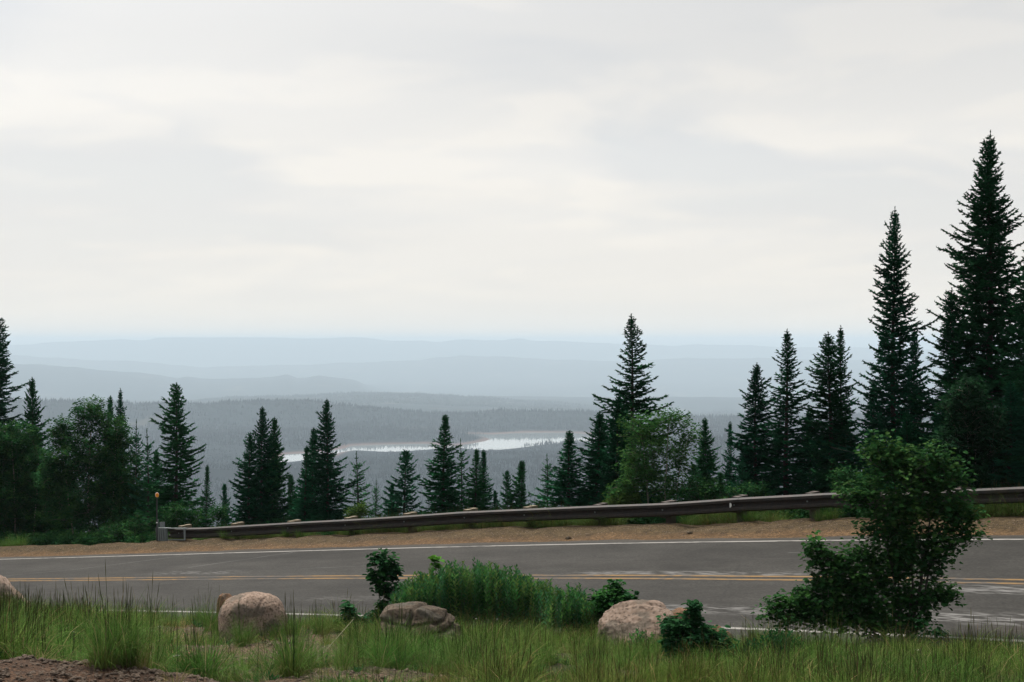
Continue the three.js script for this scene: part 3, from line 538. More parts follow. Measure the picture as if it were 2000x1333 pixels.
plantLeafy('aspen_tree', 33, 1290, depthAtQ(1290, 28.6), { lobes: [[1250, 838, 38, 36], [1310, 828, 36, 32], [1345, 850, 22, 28], [1275, 880, 62, 40], [1330, 895, 30, 36], [1250, 925, 55, 42], [1310, 950, 45, 36], [1220, 960, 35, 30]], clusters: 1200, each: 9, size: 0.066, ratio: 0.46, spread: 0.12, palette: [[0.040, 0.120, 0.028], [0.032, 0.104, 0.028], [0.056, 0.132, 0.030]], stems: [{ r: 0.03, color: PALE, points: [[1299, null], [1300, 930], [1308, 815]] }, { r: 0.03, color: PALE, points: [[1270, null], [1262, 930], [1250, 830]] }, { r: 0.02, color: PALE, points: [[1310, null], [1328, 910], [1346, 845]] }] }, 'bright green aspen in front of the tall tiered spruce', 'aspen', 'aspens behind the guardrail');
plantLeafy('aspen_tree', 34, 1890, depthAtQ(1890, 28.2), { lobes: [[1885, 790, 45, 55], [1930, 850, 45, 60], [1860, 880, 45, 50], [1900, 930, 75, 40]], clusters: 1300, each: 11, size: 0.08, ratio: 0.45, spread: 0.14, palette: [[0.012, 0.045, 0.017], [0.010, 0.038, 0.016]], stems: [{ r: 0.022, color: PALE, points: [[1900, null], [1893, 880], [1886, 740]] }, { r: 0.015, color: PALE, points: [[1902, null], [1904, 900], [1915, 820]] }] }, 'shaded aspen with a thin pale stem under the tallest spruce', 'aspen', 'aspens behind the guardrail');  // shade under the spruce is put into these darker leaf greens
const bushes = [
  [350, 28.4, [[345, 1000, 34, 24], [375, 1010, 24, 24], [330, 1020, 30, 22]], 'rounded green bush behind the guardrail\'s grey end'],
  [262, 28.6, [[262, 1030, 45, 26], [225, 1040, 32, 22]], 'dim bush left of the delineator at the edge of the dirt'],
  [1225, 28.0, [[1225, 975, 38, 18], [1200, 982, 25, 14]], 'low yellowish bush above the rail under the bright aspen'],
  [1372, 28.6, [[1362, 955, 30, 26], [1398, 962, 26, 22], [1345, 970, 26, 18]], 'dark green bush between the bright aspen and the taller spruces'],
  [1455, 28.6, [[1450, 966, 30, 20], [1480, 962, 22, 22]], 'dense bush at the foot of the left spruce of the taller group'],
  [425, 29, [[425, 1005, 22, 22]], 'small pale bush in the gap beside the broad ragged spruce'],
  [705, 28.2, [[705, 997, 16, 18], [690, 1005, 16, 12]], 'yellow-green sprig bush above the rail by the third wooden post'],
  [1640, 28.4, [[1650, 940, 30, 40], [1690, 955, 34, 36]], 'bush behind the rail where the leafy sapling begins'],
];
bushes.forEach(([px, q, lobes, label], i) => plantLeafy('bush', 50 + i, px, depthAtQ(px, q), { lobes, clusters: 70 + lobes.reduce((s, l) => s + l[2] * l[3], 0) * 0.13, each: 9, size: 0.062, ratio: 0.42, spread: 0.13, edge: 0.7, palette: i === 2 || i === 6 ? [[0.06, 0.11, 0.02], [0.05, 0.10, 0.022]] : aspenGreens, stems: lobes.map((l) => ({ r: 0.012, points: [[px, null], [l[0], l[1]]] })) }, label, 'bush', 'bushes behind the guardrail', ['stems', 'foliage']));
console.log('leafy trees done');


function stemBush(name, seed, px, py, { x0, x1, top, n, size, ratio, palette, deep = 60, from = 0.25, lean = 18 }, label, category) {   // many leafy upright stems
  const D = onGround(px, py)[2], X = (px - 1000) / F * D, y0 = groundY(X, D), mpp = D / F, t = base(name, X, y0, -D), r = rngOf(seed), leaves = new Tris(), sticks = new Tris();
  for (let i = 0; i < n; i++) {
    const x = mix(x0, x1, r()), z = (r() - 0.5) * deep * mpp, bx = (x - px + (r() - 0.5) * lean * 1.5) * mpp, H = Math.max(0.12, EYE - (top(x) + 26 * r() * r() - HORIZON) / F * D - y0 - 0.3 * Math.abs(z)), ex = (x - px + (r() - 0.5) * lean) * mpp, ez = z + (r() - 0.5) * lean * mpp, bow = (r() - 0.5) * 0.12;
    const P = (u) => [mix(bx, ex, u) + bow * u * (1 - u), H * u - 0.04, mix(z, ez, u)], pal = palette[Math.floor(r() * palette.length)], g = 0.75 + 0.5 * r();
    sticks.tube([P(0), P(0.5), P(1)], [0.004, 0.003, 0.0015], 3, [0.06, 0.065, 0.035]);
    const m = Math.round(H / (size * 0.30)); let a = r() * 6;
    for (let k = 0; k <= m; k++) {
      const u = from + (1 - from) * k / m, p = P(u), l = size * (0.6 + 0.6 * r()) * (1.1 - 0.45 * u), up = mix(0.35, 1.5, u) + 0.3 * (r() - 0.5); a += 2.4 + 0.5 * (r() - 0.5);
      leaf(leaves, p, [Math.cos(a), up, Math.sin(a)], [(r() - 0.5), 0.8, (r() - 0.5)], l, l * ratio, pal.map((v) => v * g * (0.85 + 0.3 * r())), 1);
    }
  }
  put('stems', sticks.build(), M.bark, t); put('foliage', leaves.build(), M.leaves, t);
  return tag(t, label, category);
}

// ---------------------------------------------------------------- guardrail
const railTop = [[300, 1034], [335, 1032], [400, 1031], [453, 1028], [600, 1019], [680, 1015], [790, 1008], [900, 1000], [1100, 991], [1150, 988.7], [1300, 983], [1400, 976], [1435, 973], [1560, 966.5], [1620, 963], [1645, 963], [1670, 965.5], [1780, 962], [1900, 955.5], [2000, 951], [2300, 938]];
const railPoint = (px, dq = 0) => { const D = depthAtQ(px, Q_RAIL + dq + (px > 1640 ? 0.12 * step(1640, 1690, px) : 0)), X = (px - 1000) / F * D; return new THREE.Vector3(X, EYE - (curve(railTop, px) - HORIZON) / F * D, -D); };
const toRoad = new THREE.Vector3(-ST, 0, CT), alongRail = new THREE.Vector3(-CT, 0, -ST);   // towards the road, along it to the left
const guardrail = base('guardrail', ...(() => { const p = railPoint(1000); return [p.x, groundY(p.x, -p.z), p.z]; })());
tag(guardrail, 'long rusty-brown steel guardrail on wooden posts along the far shoulder', 'guardrail');
const local = (v) => v.clone().sub(guardrail.position);
{
  const profile = [[0.004, 0.156], [0.022, 0.153], [0.083, 0.118], [0.083, 0.062], [0.006, 0.026], [0.006, -0.026], [0.083, -0.062], [0.083, -0.118], [0.022, -0.153], [0.004, -0.156]];
  const beam = (a, b, off) => {
    const n = 16, ring = profile.length * 2, pos = [], uv = [], idx = [];
    for (let i = 0; i <= n; i++) {
      const px = mix(a, b, i / n), p = local(railPoint(px)).addScaledVector(toRoad, off);
      for (let k = 0; k < ring; k++) { const m = k < profile.length ? k : ring - 1 - k, back = k < profile.length ? 0 : -0.005, [o, v] = profile[m]; pos.push(p.x + toRoad.x * (o + back), p.y - 0.156 + v, p.z + toRoad.z * (o + back)); uv.push(px / 60, k / ring); }
      if (i) for (let k = 0; k < ring; k++) { const l = (k + 1) % ring, A = (i - 1) * ring; idx.push(A + k, A + ring + k, A + l, A + l, A + ring + k, A + ring + l); }
    }
    for (let k = 0; k < profile.length - 1; k++) for (const A of [0, n * ring]) idx.push(A + k, A + k + 1, A + ring - 1 - k, A + k + 1, A + ring - 2 - k, A + ring - 1 - k);
    const g = new THREE.BufferGeometry(); g.setAttribute('position', new THREE.Float32BufferAttribute(pos, 3)); g.setAttribute('uv', new THREE.Float32BufferAttribute(uv, 2)); g.setIndex(idx);
    const f = g.toNonIndexed(); f.computeVertexNormals(); return f;
  };
  const joints = [337, 458, 680, 913, 1168, 1440, 1648, 1850, 2060, 2280];
  for (let i = 0; i + 1 < joints.length; i++) put('beam', beam(joints[i] - 4, joints[i + 1] + 4, i % 2 ? 0 : 0.006), M.rail, guardrail);
  const box = (w, h, d) => new THREE.BoxGeometry(w, h, d);
  const turnTo = Math.atan2(toRoad.x, toRoad.z);
  const postGeo = box(0.15, 1.5, 0.19), blockGeo = box(0.145, 0.36, 0.19), darkPost = M.rail;
  [350, 453, 563, 675, 790, 908, 1025, 1163, 1295, 1435, 1578, 1722, 1868, 2018].forEach((px, i) => {
    const p = local(railPoint(px)), wooden = i < 7, rise = [0.075, 0.085, 0.05, 0.06, 0.07, 0.06, 0.055, 0.035, 0.035, 0.04, 0.03, 0.03, 0.03, 0.03][i], tilt = (hash(i, 4) - 0.5) * 0.05;
    const post = put('post', postGeo, wooden ? M.timber : M.post, guardrail);
    post.position.copy(p).addScaledVector(toRoad, -0.30); post.position.y += rise - 0.75; post.rotation.set(0, turnTo, tilt);
    const block = put('block', blockGeo, wooden ? M.timber : M.post, guardrail);
    block.position.copy(p).addScaledVector(toRoad, -0.101); block.position.y += rise - 0.195; block.rotation.set(0, turnTo, tilt);
    const bolt = put('bolt', new THREE.CylinderGeometry(0.018, 0.018, 0.02, 10), M.zinc, guardrail);
    bolt.position.copy(p).addScaledVector(toRoad, 0.022); bolt.position.y -= 0.156; bolt.quaternion.setFromUnitVectors(new THREE.Vector3(0, 1, 0), toRoad);
  });
  // white reflector in the trough of the rail
  const disc = new THREE.Shape(); disc.absarc(0, 0, 0.055, -Math.PI / 2, Math.PI / 2); 
  const ref = put('reflector', new THREE.ExtrudeGeometry(disc, { depth: 0.012, bevelEnabled: false }), M.white, guardrail);
  ref.position.copy(local(railPoint(1429))).addScaledVector(toRoad, 0.06); ref.position.y -= 0.15; ref.rotation.y = turnTo - 0.25; ref.userData.label = 'white half-round reflector on the rail';
  // galvanised end: ribbed cover plate, top flange, strap and bracket
  const e = local(railPoint(322)), e2 = local(railPoint(385)), rise = (e2.y - e.y) / Math.hypot(e2.x - e.x, e2.z - e.z), put2 = (name, geo, along, out, up, m = M.zinc) => { const o = put(name, geo, m, guardrail); o.position.copy(e).addScaledVector(alongRail, along).addScaledVector(toRoad, out); o.position.y += up - along * rise; o.rotation.set(0, turnTo, Math.atan(rise)); return o; };
  const plate = put2('end_plate', box(0.60, 0.44, 0.03), 0.02, 0.10, -0.21); plate.userData.label = 'ribbed galvanised end plate';
  for (let i = 0; i < 5; i++) { const rib = put('rib', box(0.035, 0.43, 0.03), M.zinc, plate); rib.position.set(-0.24 + i * 0.12, 0, 0.028); }
  put2('end_cap', box(0.62, 0.02, 0.14), 0.02, 0.05, 0.018);
  put2('upright_flange', box(0.26, 0.16, 0.02), 0.20, -0.03, 0.115);
  put2('strap', box(1.0, 0.022, 0.10), -0.72, 0.05, 0.005); put2('strap', box(0.98, 0.03, 0.03), -0.72, 0.10, -0.335);
  put2('bracket', box(0.075, 0.36, 0.022), -1.20, 0.108, -0.165);
  put2('foot', box(0.22, 0.5, 0.2), -0.16, -0.08, -0.62, M.timber);
}
{
  const p = railPoint(307), y = groundY(p.x, -p.z), d = base('delineator', p.x + 0.02, y - 0.1, p.z + 0.14); tag(d, 'thin dark delineator post with an amber reflector at the guardrail end', 'delineator');
  const D = -p.z, top = EYE - (962 - HORIZON) / F * D - (y - 0.1);
  const pole = put('pole', new THREE.CylinderGeometry(0.019, 0.024, top - 0.1, 10), M.darkMetal, d); pole.position.y = (top - 0.1) / 2;
  const band = put('band', new THREE.CylinderGeometry(0.027, 0.027, 0.03, 10), M.white, pole); band.position.y = -0.08;
  const flange = put('end_channel', new THREE.BoxGeometry(0.05, 0.66, 0.05), M.zinc, d); flange.position.set(0.01, 0.42, -0.02);
  const head = put('reflector', new THREE.CylinderGeometry(0.058, 0.058, 0.035, 20), M.amber, d); head.rotation.set(Math.PI / 2, 0, -0.35); head.position.set(0.012, top - 0.07, 0.02); head.scale.set(0.85, 1, 1.15);
  const rim = put('rim', new THREE.TorusGeometry(0.058, 0.009, 8, 20), M.white, head); rim.rotation.x = Math.PI / 2; rim.position.y = -0.018;
}
// low growth just below the edge of the dirt, behind the posts
{
  const geos = [1, 2, 3].map((n) => leafy(140 + n, { lobes: [[0, 0.25, 0, 0.34, 0.3, 0.34], [0.2, 0.4, 0.05, 0.24, 0.26, 0.24], [-0.22, 0.38, -0.05, 0.22, 0.3, 0.22]], clusters: 70, each: 10, size: 0.075, ratio: 0.36, spread: 0.1, palette: aspenGreens, upright: 0.4, stems: [{ r: 0.006, points: [[0, -0.1, 0], [0, 0.4, 0]] }], twig: 0 }).leaves), r = rngOf(321);
  const root = new THREE.Group(); root.name = numbered('undergrowth'); scene.add(root); tag(root, 'low green undergrowth on the slope just behind the guardrail', 'undergrowth', null, 'stuff');
  const sets = [[], [], []];
  for (let n = 0; n < 900; n++) {
    const s = -2 + 52 * r(), q = 27.7 + 4.5 * r(), [X, D] = toXD(s, q), y = groundY(X, D), px = 1000 + X / D * F, sight = EYE - ((px < 310 ? 1042 : curve(railTop, px) + 9) - HORIZON) / F * D, h = clamp(sight - y + 0.14 * (r() - 0.3), 0.2, 1.6);
    sets[n % 3].push([X, y - 0.05, -D, h / 0.62, r() * 6.28, 0.75 + 0.5 * r()]);
  }
  const m = new THREE.Matrix4(), qn = new THREE.Quaternion(), e = new THREE.Euler();
  sets.forEach((set, k) => { const im = new THREE.InstancedMesh(geos[k], M.leaves, set.length); im.name = 'leaf_clump'; im.userData.kind = 'stuff'; set.forEach((p, i) => { const w = 0.8 + 0.25 * p[3]; m.compose(new THREE.Vector3(p[0], p[1], p[2]), qn.setFromEuler(e.set(0, p[4], 0)), new THREE.Vector3(w, p[3], w)); im.setMatrixAt(i, m); im.setColorAt(i, lin(p[5], p[5], p[5])); }); root.add(im); });
}
console.log('rail done');

// ---------------------------------------------------------------- boulders
function boulderShape(seed, { size, rough = 0.16, flat = 0.5, palette, crack, cut = 0.75, detail = 30, box = 0 }) {
  let g = new THREE.IcosahedronGeometry(1, detail); g.deleteAttribute('uv'); g.deleteAttribute('normal'); g = mergeVertices(g, 1e-5);
  const r = rngOf(seed), P = g.attributes.position, col = new Float32Array(P.count * 3), uv = new Float32Array(P.count * 2), cuts = [];
  for (let i = 0; i < 13; i++) { const a = r() * 6.283, z = r() * 1.6 - 0.5; cuts.push([new THREE.Vector3(Math.cos(a), z, Math.sin(a)).normalize(), 0.66 + 0.26 * r()]); }
  for (let i = 0; i < P.count; i++) {
    const v = new THREE.Vector3().fromBufferAttribute(P, i), d = v.clone(); let R = mix(1, 0.86 / Math.pow(Math.abs(d.x) ** 4 + Math.abs(d.y) ** 4 + Math.abs(d.z) ** 4, 0.25), box);
    for (const [n, h] of cuts) { const c = d.dot(n); if (c * R > h) R = mix(R, h / c, cut); }
    R += rough * (fbm3(d.x * 1.7 + seed, d.y * 1.7, d.z * 1.7, 4) - 0.5) * 2 + 0.045 * (fbm3(d.x * 5 + seed, d.y * 5, d.z * 5, 4) - 0.5) + 0.02 * (noise3(d.x * 26, d.y * 26, d.z * 26) - 0.5);
    let tone = 0.78 + 0.44 * fbm3(d.x * 3, d.y * 3 + seed, d.z * 3, 3);
    if (crack) for (const [nx, ny, nz, o, w, dp] of crack) { const c = Math.abs(d.x * nx + d.y * ny + d.z * nz - o + 0.06 * (fbm3(d.x * 4, d.y * 4, d.z * 4 + 3, 3) - 0.5)); R -= dp * Math.exp(-((c / w) ** 2)); }
    v.copy(d).multiplyScalar(R); if (v.y < -flat) v.y = -flat + (v.y + flat) * 0.15;
    P.setXYZ(i, v.x * size[0], v.y * size[1], v.z * size[2]);
    const sp = hash(i, seed, 4), k = palette[sp < 0.16 ? 2 : sp > 0.72 ? 1 : 0];
    const lich = step(0.55, 0.62, fbm3(d.x * 2.2 + 8, d.y * 2.2, d.z * 2.2 + seed, 4)) * 0.55, gray = [0.075, 0.07, 0.055];
    for (let c = 0; c < 3; c++) col[i * 3 + c] = mix(k[c] * tone, gray[c], lich); uv.set([(Math.atan2(d.z, d.x) / 6.283) * 4, d.y * 2], i * 2);
  }
  g.setAttribute('color', new THREE.BufferAttribute(col, 3)); g.setAttribute('uv', new THREE.BufferAttribute(uv, 2)); g.computeVertexNormals(); return g;
}
const pinkGranite = [[0.190, 0.134, 0.100], [0.245, 0.182, 0.142], [0.075, 0.052, 0.038]], brownRock = [[0.082, 0.060, 0.042], [0.115, 0.088, 0.062], [0.034, 0.025, 0.018]], redRock = [[0.172, 0.095, 0.053], [0.198, 0.115, 0.067], [0.099, 0.055, 0.034]];
function boulder(seed, px, py, half, tall, o, label, dD = 0) {          // px, py: the foot; half width and height in rows
  const [X, , D0] = onGround(px, py), D = D0 + dD, mpp = D / F, x = (px - 1000) * mpp, w = half * mpp, h = tall * mpp;
  const b = put('boulder', boulderShape(seed, { flat: 0.45, ...o, size: [w, h * (o.sy ?? 0.78), w * (o.deep ?? 0.8)] }), M.rock); b.position.set(x, groundY(x, D) + h * 0.22, -D); b.rotation.set(o.tx ?? 0, o.turn ?? 0, o.tz ?? 0);
  return tag(b, label, 'boulder', 'boulders on the near bank');
}
boulder(1, 494, 1236, 76, 84, { palette: pinkGranite.map((c) => c.map((v) => v * 1.3)), rough: 0.06, cut: 0.18, sy: 0.78, turn: 0.3, box: 0.85, crack: [[0.8, 0.1, 0.55, 0.55, 0.03, 0.04]] }, 'rounded pale granite boulder among bunch grass left of the green thicket');
boulder(2, -58, 1208, 146, 102, { palette: pinkGranite, rough: 0.1, cut: 0.75, sy: 0.84, tz: -0.16, turn: 1.2 }, 'large tan boulder behind tall grass at the left edge');
boulder(3, 815, 1258, 96, 74, { palette: brownRock, rough: 0.13, cut: 0.97, sy: 0.86, box: 0.45, turn: 0.0, tz: -0.17, crack: [[-0.30, 0.93, 0.15, 0.30, 0.05, 0.13], [0.88, 0.25, 0.35, 0.22, 0.05, 0.12], [-0.25, 0.95, 0.1, 0.62, 0.035, 0.06]] }, 'brown cracked boulder in front of the green thicket');
boulder(4, 1258, 1268, 124, 88, { palette: pinkGranite, rough: 0.11, cut: 0.85, sy: 0.84, turn: 2.1, crack: [[0.5, 0.7, 0.5, 0.55, 0.035, 0.05]] }, 'broad pink granite boulder in the grass right of the thicket');
boulder(5, 1398, 1262, 42, 40, { palette: redRock, rough: 0.12, cut: 0.80, turn: 0.5 }, 'small reddish boulder at the right foot of the broad pink one');
boulder(6, 1335, 1218, 34, 30, { palette: redRock, rough: 0.12, cut: 0.80, turn: 2.5 }, 'ochre rock peeping out behind the broad pink boulder');
boulder(7, 440, 1208, 26, 52, { box: 0.6, palette: redRock, rough: 0.12, cut: 0.80, turn: 1.5 }, 'small orange rock tucked behind the rounded pale boulder');
boulder(8, 705, 1240, 20, 26, { palette: pinkGranite, rough: 0.12, turn: 1.5, tz: 0.5 }, 'small pointed pink stone left of the brown cracked boulder');
for (const [px, q, w, seed, label] of [[1110, 25.0, 6.5, 21, 'fist-sized dark stone lying on the far dirt shoulder'], [1348, 25.35, 7, 22, 'flat dark stone on the shoulder right of the fist-sized one']]) {
  const D = depthAtQ(px, q), X = (px - 1000) / F * D, s = put('stone', boulderShape(seed, { size: [w / F * D, w * (seed === 21 ? 0.62 : 0.4) / F * D, w * 0.8 / F * D], palette: [[0.085, 0.06, 0.035], [0.10, 0.07, 0.04], [0.05, 0.035, 0.02]], detail: 8, rough: 0.25 }), M.rock);
  s.position.set(X, groundY(X, D) + 0.02, -D); tag(s, label, 'stone', 'stones on the far shoulder');
}
console.log('boulders done');

// ---------------------------------------------------------------- bushes on the near bank
const thicketGreens = [[0.040, 0.130, 0.034], [0.030, 0.104, 0.032], [0.070, 0.165, 0.042], [0.044, 0.130, 0.050], [0.090, 0.160, 0.040]];
const footDepth = (px, py) => onGround(px, py)[2];
const near = (name, seed, px, py, shape, label, category, parts) => plantLeafy(name, seed, px, footDepth(px, py), shape, label, category, null, parts ?? ['stems', 'foliage']);
const sprouts = (r, n, x0, x1, y0, yt) => Array.from({ length: n }, () => { const x = mix(x0, x1, r()); return { r: 0.006, points: [[x + (r() - 0.5) * 20, null, (r() - 0.5) * 50], [x, yt(x) + 10 + r() * 24, (r() - 0.5) * 40]] }; });
stemBush('thicket', 61, 910, 1236, { x0: 768, x1: 1080, n: 540, size: 0.115, ratio: 0.23, palette: thicketGreens, deep: 110, top: (x) => curve([[760, 1160], [790, 1132], [830, 1120], [860, 1108], [885, 1092], [910, 1106], [940, 1098], [965, 1102], [1000, 1112], [1040, 1122], [1080, 1146]], x) - 3 + 11 * Math.sin(x * 0.31) * Math.sin(x * 0.083) }, 'wide dense green thicket of narrow upright leaves beside the road', 'thicket');
stemBush('thicket', 62, 1110, 1244, { x0: 1066, x1: 1160, n: 140, size: 0.105, ratio: 0.23, palette: thicketGreens, deep: 90, top: (x) => curve([[1066, 1150], [1082, 1148], [1100, 1158], [1125, 1146], [1145, 1164], [1165, 1176]], x) - 6 + 8 * Math.sin(x * 0.5) }, 'low narrow-leaved clump joining the wide thicket to the round bush', 'thicket');
near('sapling', 63, 752, 1232, { lobes: [[748, 1098, 20, 18, 1], [762, 1116, 20, 22, 1.2], [735, 1090, 14, 8, 0.35], [735, 1128, 16, 14, 0.6], [750, 1150, 18, 22, 0.9], [752, 1185, 13, 22, 0.7], [738, 1215, 24, 24, 1.4], [772, 1150, 10, 14, 0.3]], clusters: 165, each: 7, size: 0.105, ratio: 0.36, spread: 0.09, round: 2, palette: [[0.016, 0.064, 0.020], [0.013, 0.056, 0.020], [0.023, 0.083, 0.021]], stems: [{ r: 0.014, points: [[752, null], [750, 1160], [752, 1082]] }, { r: 0.01, points: [[750, null], [738, 1140], [728, 1100]] }] }, 'dark broad-leaved sapling at the left end of the thicket', 'sapling', ['stem', 'foliage']);
near('seedling', 64, 852, 1236, { lobes: [[853, 1096, 11, 7, 1], [851, 1108, 13, 5, 1]], clusters: 9, each: 5, size: 0.10, ratio: 0.4, spread: 0.04, round: 2, palette: [[0.068, 0.180, 0.021], [0.059, 0.165, 0.025]], upright: 0.3, stems: [{ r: 0.008, points: [[852, null], [852, 1092]] }] }, 'yellow-green shoot sticking up out of the thicket', 'seedling', ['stem', 'foliage']);
near('bush', 65, 1195, 1236, { lobes: [[1200, 1172, 34, 20, 1.2], [1170, 1182, 24, 22, 0.9], [1228, 1176, 22, 18, 0.8], [1205, 1150, 12, 8, 0.25], [1195, 1205, 50, 28, 1.5]], clusters: 300, each: 8, size: 0.085, ratio: 0.42, spread: 0.08, round: 2, palette: [[0.025, 0.094, 0.021], [0.023, 0.083, 0.028], [0.038, 0.128, 0.025]], stems: [[1170, 1180], [1200, 1170], [1230, 1180]].map((p) => ({ r: 0.01, points: [[1195, null], p] })) }, 'round leafy bush right behind the broad pink boulder', 'bush');
near('bush', 66, 1350, 1290, { lobes: [[1355, 1190, 9, 18, 0.4], [1352, 1215, 18, 16, 0.6], [1318, 1222, 26, 16, 0.8], [1345, 1245, 45, 26, 1.8], [1385, 1250, 36, 26, 1.3], [1330, 1272, 40, 22, 1.2], [1410, 1272, 34, 20, 0.9]], clusters: 420, each: 8, size: 0.06, ratio: 0.38, spread: 0.07, round: 2, palette: [[0.020, 0.079, 0.025], [0.023, 0.086, 0.032], [0.018, 0.068, 0.021]], stems: [[1355, 1180], [1318, 1215], [1390, 1240]].map((p) => ({ r: 0.008, points: [[1350, null], p] })) }, 'wild bush with a spiky tip in front of the broad pink boulder', 'bush');
stemBush('bush', 67, 1255, 1276, { x0: 1234, x1: 1282, n: 26, size: 0.06, ratio: 0.36, palette: thicketGreens, deep: 30, from: 0.15, lean: 22, top: (x) => 1222 + 0.7 * Math.abs(x - 1252) }, 'small sprig growing against the middle of the broad pink boulder', 'bush');
stemBush('bush', 68, 1512, 1302, { x0: 1448, x1: 1560, n: 110, size: 0.065, ratio: 0.38, palette: [[0.018, 0.071, 0.021], [0.022, 0.080, 0.022]], deep: 60, from: 0.1, lean: 30, top: (x) => 1222 + 0.55 * Math.abs(x - 1518) + 6 * Math.sin(x * 0.4) }, 'low dark bush in the grass between the boulders and the tall sapling', 'bush');
near('bush', 69, 690, 1238, { lobes: [[682, 1190, 14, 14, 1], [680, 1212, 16, 12, 0.7], [705, 1215, 16, 12, 0.7]], clusters: 42, each: 4, size: 0.09, ratio: 0.5, spread: 0.07, round: 2, palette: [[0.023, 0.086, 0.028], [0.020, 0.075, 0.028]], stems: [{ r: 0.006, points: [[690, null], [682, 1185]] }, { r: 0.005, points: [[692, null], [706, 1205]] }] }, 'sparse round-leaved seedling left of the brown cracked boulder', 'seedling');
// the tall leafy sapling on the right
near('young_aspen', 70, 1760, 1262, { lobes: [[1735, 905, 50, 42, 2.4], [1790, 925, 60, 52, 3.2], [1845, 935, 48, 48, 2.2], [1690, 965, 40, 34, 1.3], [1775, 985, 95, 45, 4.2], [1860, 1000, 52, 42, 2.2], [1660, 975, 22, 20, 0.35], [1885, 1020, 30, 40, 0.9], [1740, 1030, 60, 34, 3], [1850, 1050, 40, 28, 0.9], [1712, 880, 22, 22, 0.5], [1830, 890, 24, 20, 0.5], [1790, 1060, 60, 42, 2.2], [1830, 1085, 40, 34, 0.9], [1755, 1085, 45, 34, 1.2], [1700, 1055, 30, 26, 0.3], [1905, 1045, 14, 20, 0.15], [1750, 868, 14, 12, 0.12]], clusters: 1080, each: 8, size: 0.064, ratio: 0.46, spread: 0.15, edge: 0.6, twig: 0.8, round: 2, palette: [[0.022, 0.076, 0.020], [0.019, 0.068, 0.020], [0.030, 0.089, 0.022], [0.041, 0.094, 0.022]], stems: [{ r: 0.026, points: [[1775, null], [1800, 1110], [1815, 1040], [1800, 900]] }, { r: 0.02, points: [[1770, null], [1785, 1120], [1760, 1010], [1735, 890]] }, { r: 0.018, points: [[1780, null], [1822, 1080], [1850, 1000], [1860, 930]] }, { r: 0.014, points: [[1765, null], [1740, 1080], [1700, 980]] }], wood: [0.05, 0.045, 0.035] }, 'tall dark young aspen with round leaves in front of the road at the right', 'aspen', ['stem', 'crown']);
near('bush', 71, 1700, 1268, { lobes: [[1590, 1070, 14, 26, 0.5], [1605, 1095, 28, 28, 1], [1640, 1100, 30, 26, 1], [1680, 1085, 30, 26, 1], [1630, 1140, 45, 30, 1.5], [1690, 1130, 55, 40, 2.6], [1740, 1120, 40, 40, 1.4], [1680, 1180, 95, 38, 4.5], [1790, 1170, 50, 38, 2], [1825, 1110, 24, 24, 0.4], [1835, 1165, 30, 24, 0.7], [1865, 1160, 18, 12, 0.25], [1560, 1175, 40, 24, 1.1], [1515, 1185, 28, 20, 0.6], [1540, 1205, 60, 20, 1.0], [1600, 1165, 44, 34, 1.3], [1610, 1205, 60, 24, 1.2], [1720, 1215, 80, 24, 2.2], [1790, 1215, 26, 22, 0.5], [1770, 1100, 40, 34, 1], [1640, 1205, 60, 26, 1.6]], clusters: 1350, each: 8, size: 0.062, ratio: 0.46, spread: 0.12, round: 2, palette: [[0.019, 0.068, 0.018], [0.024, 0.077, 0.020], [0.035, 0.099, 0.020]], stems: [[1590, 1060], [1640, 1090], [1680, 1080], [1740, 1100], [1800, 1150], [1865, 1155], [1560, 1165]].map((p, i) => ({ r: 0.012, points: [[1690 + i * 14, null], [mix(1700, p[0], 0.5), mix(1220, p[1], 0.6)], p] })), wood: [0.05, 0.045, 0.035] }, 'dark sprawling bush around the foot of the tall young aspen', 'bush');
near('bush', 72, 1842, 1288, { lobes: [[1838, 1238, 18, 10, 1], [1808, 1222, 12, 12, 0.6], [1800, 1250, 14, 18, 0.6]], clusters: 34, each: 5, size: 0.055, ratio: 0.45, spread: 0.07, round: 2, palette: [[0.013, 0.054, 0.017]], stems: [{ r: 0.006, points: [[1842, null], [1838, 1235]] }, { r: 0.005, points: [[1835, null], [1805, 1220]] }] }, 'wispy low twigs beside the near white line under the tall young aspen', 'bush');
console.log('bushes done');

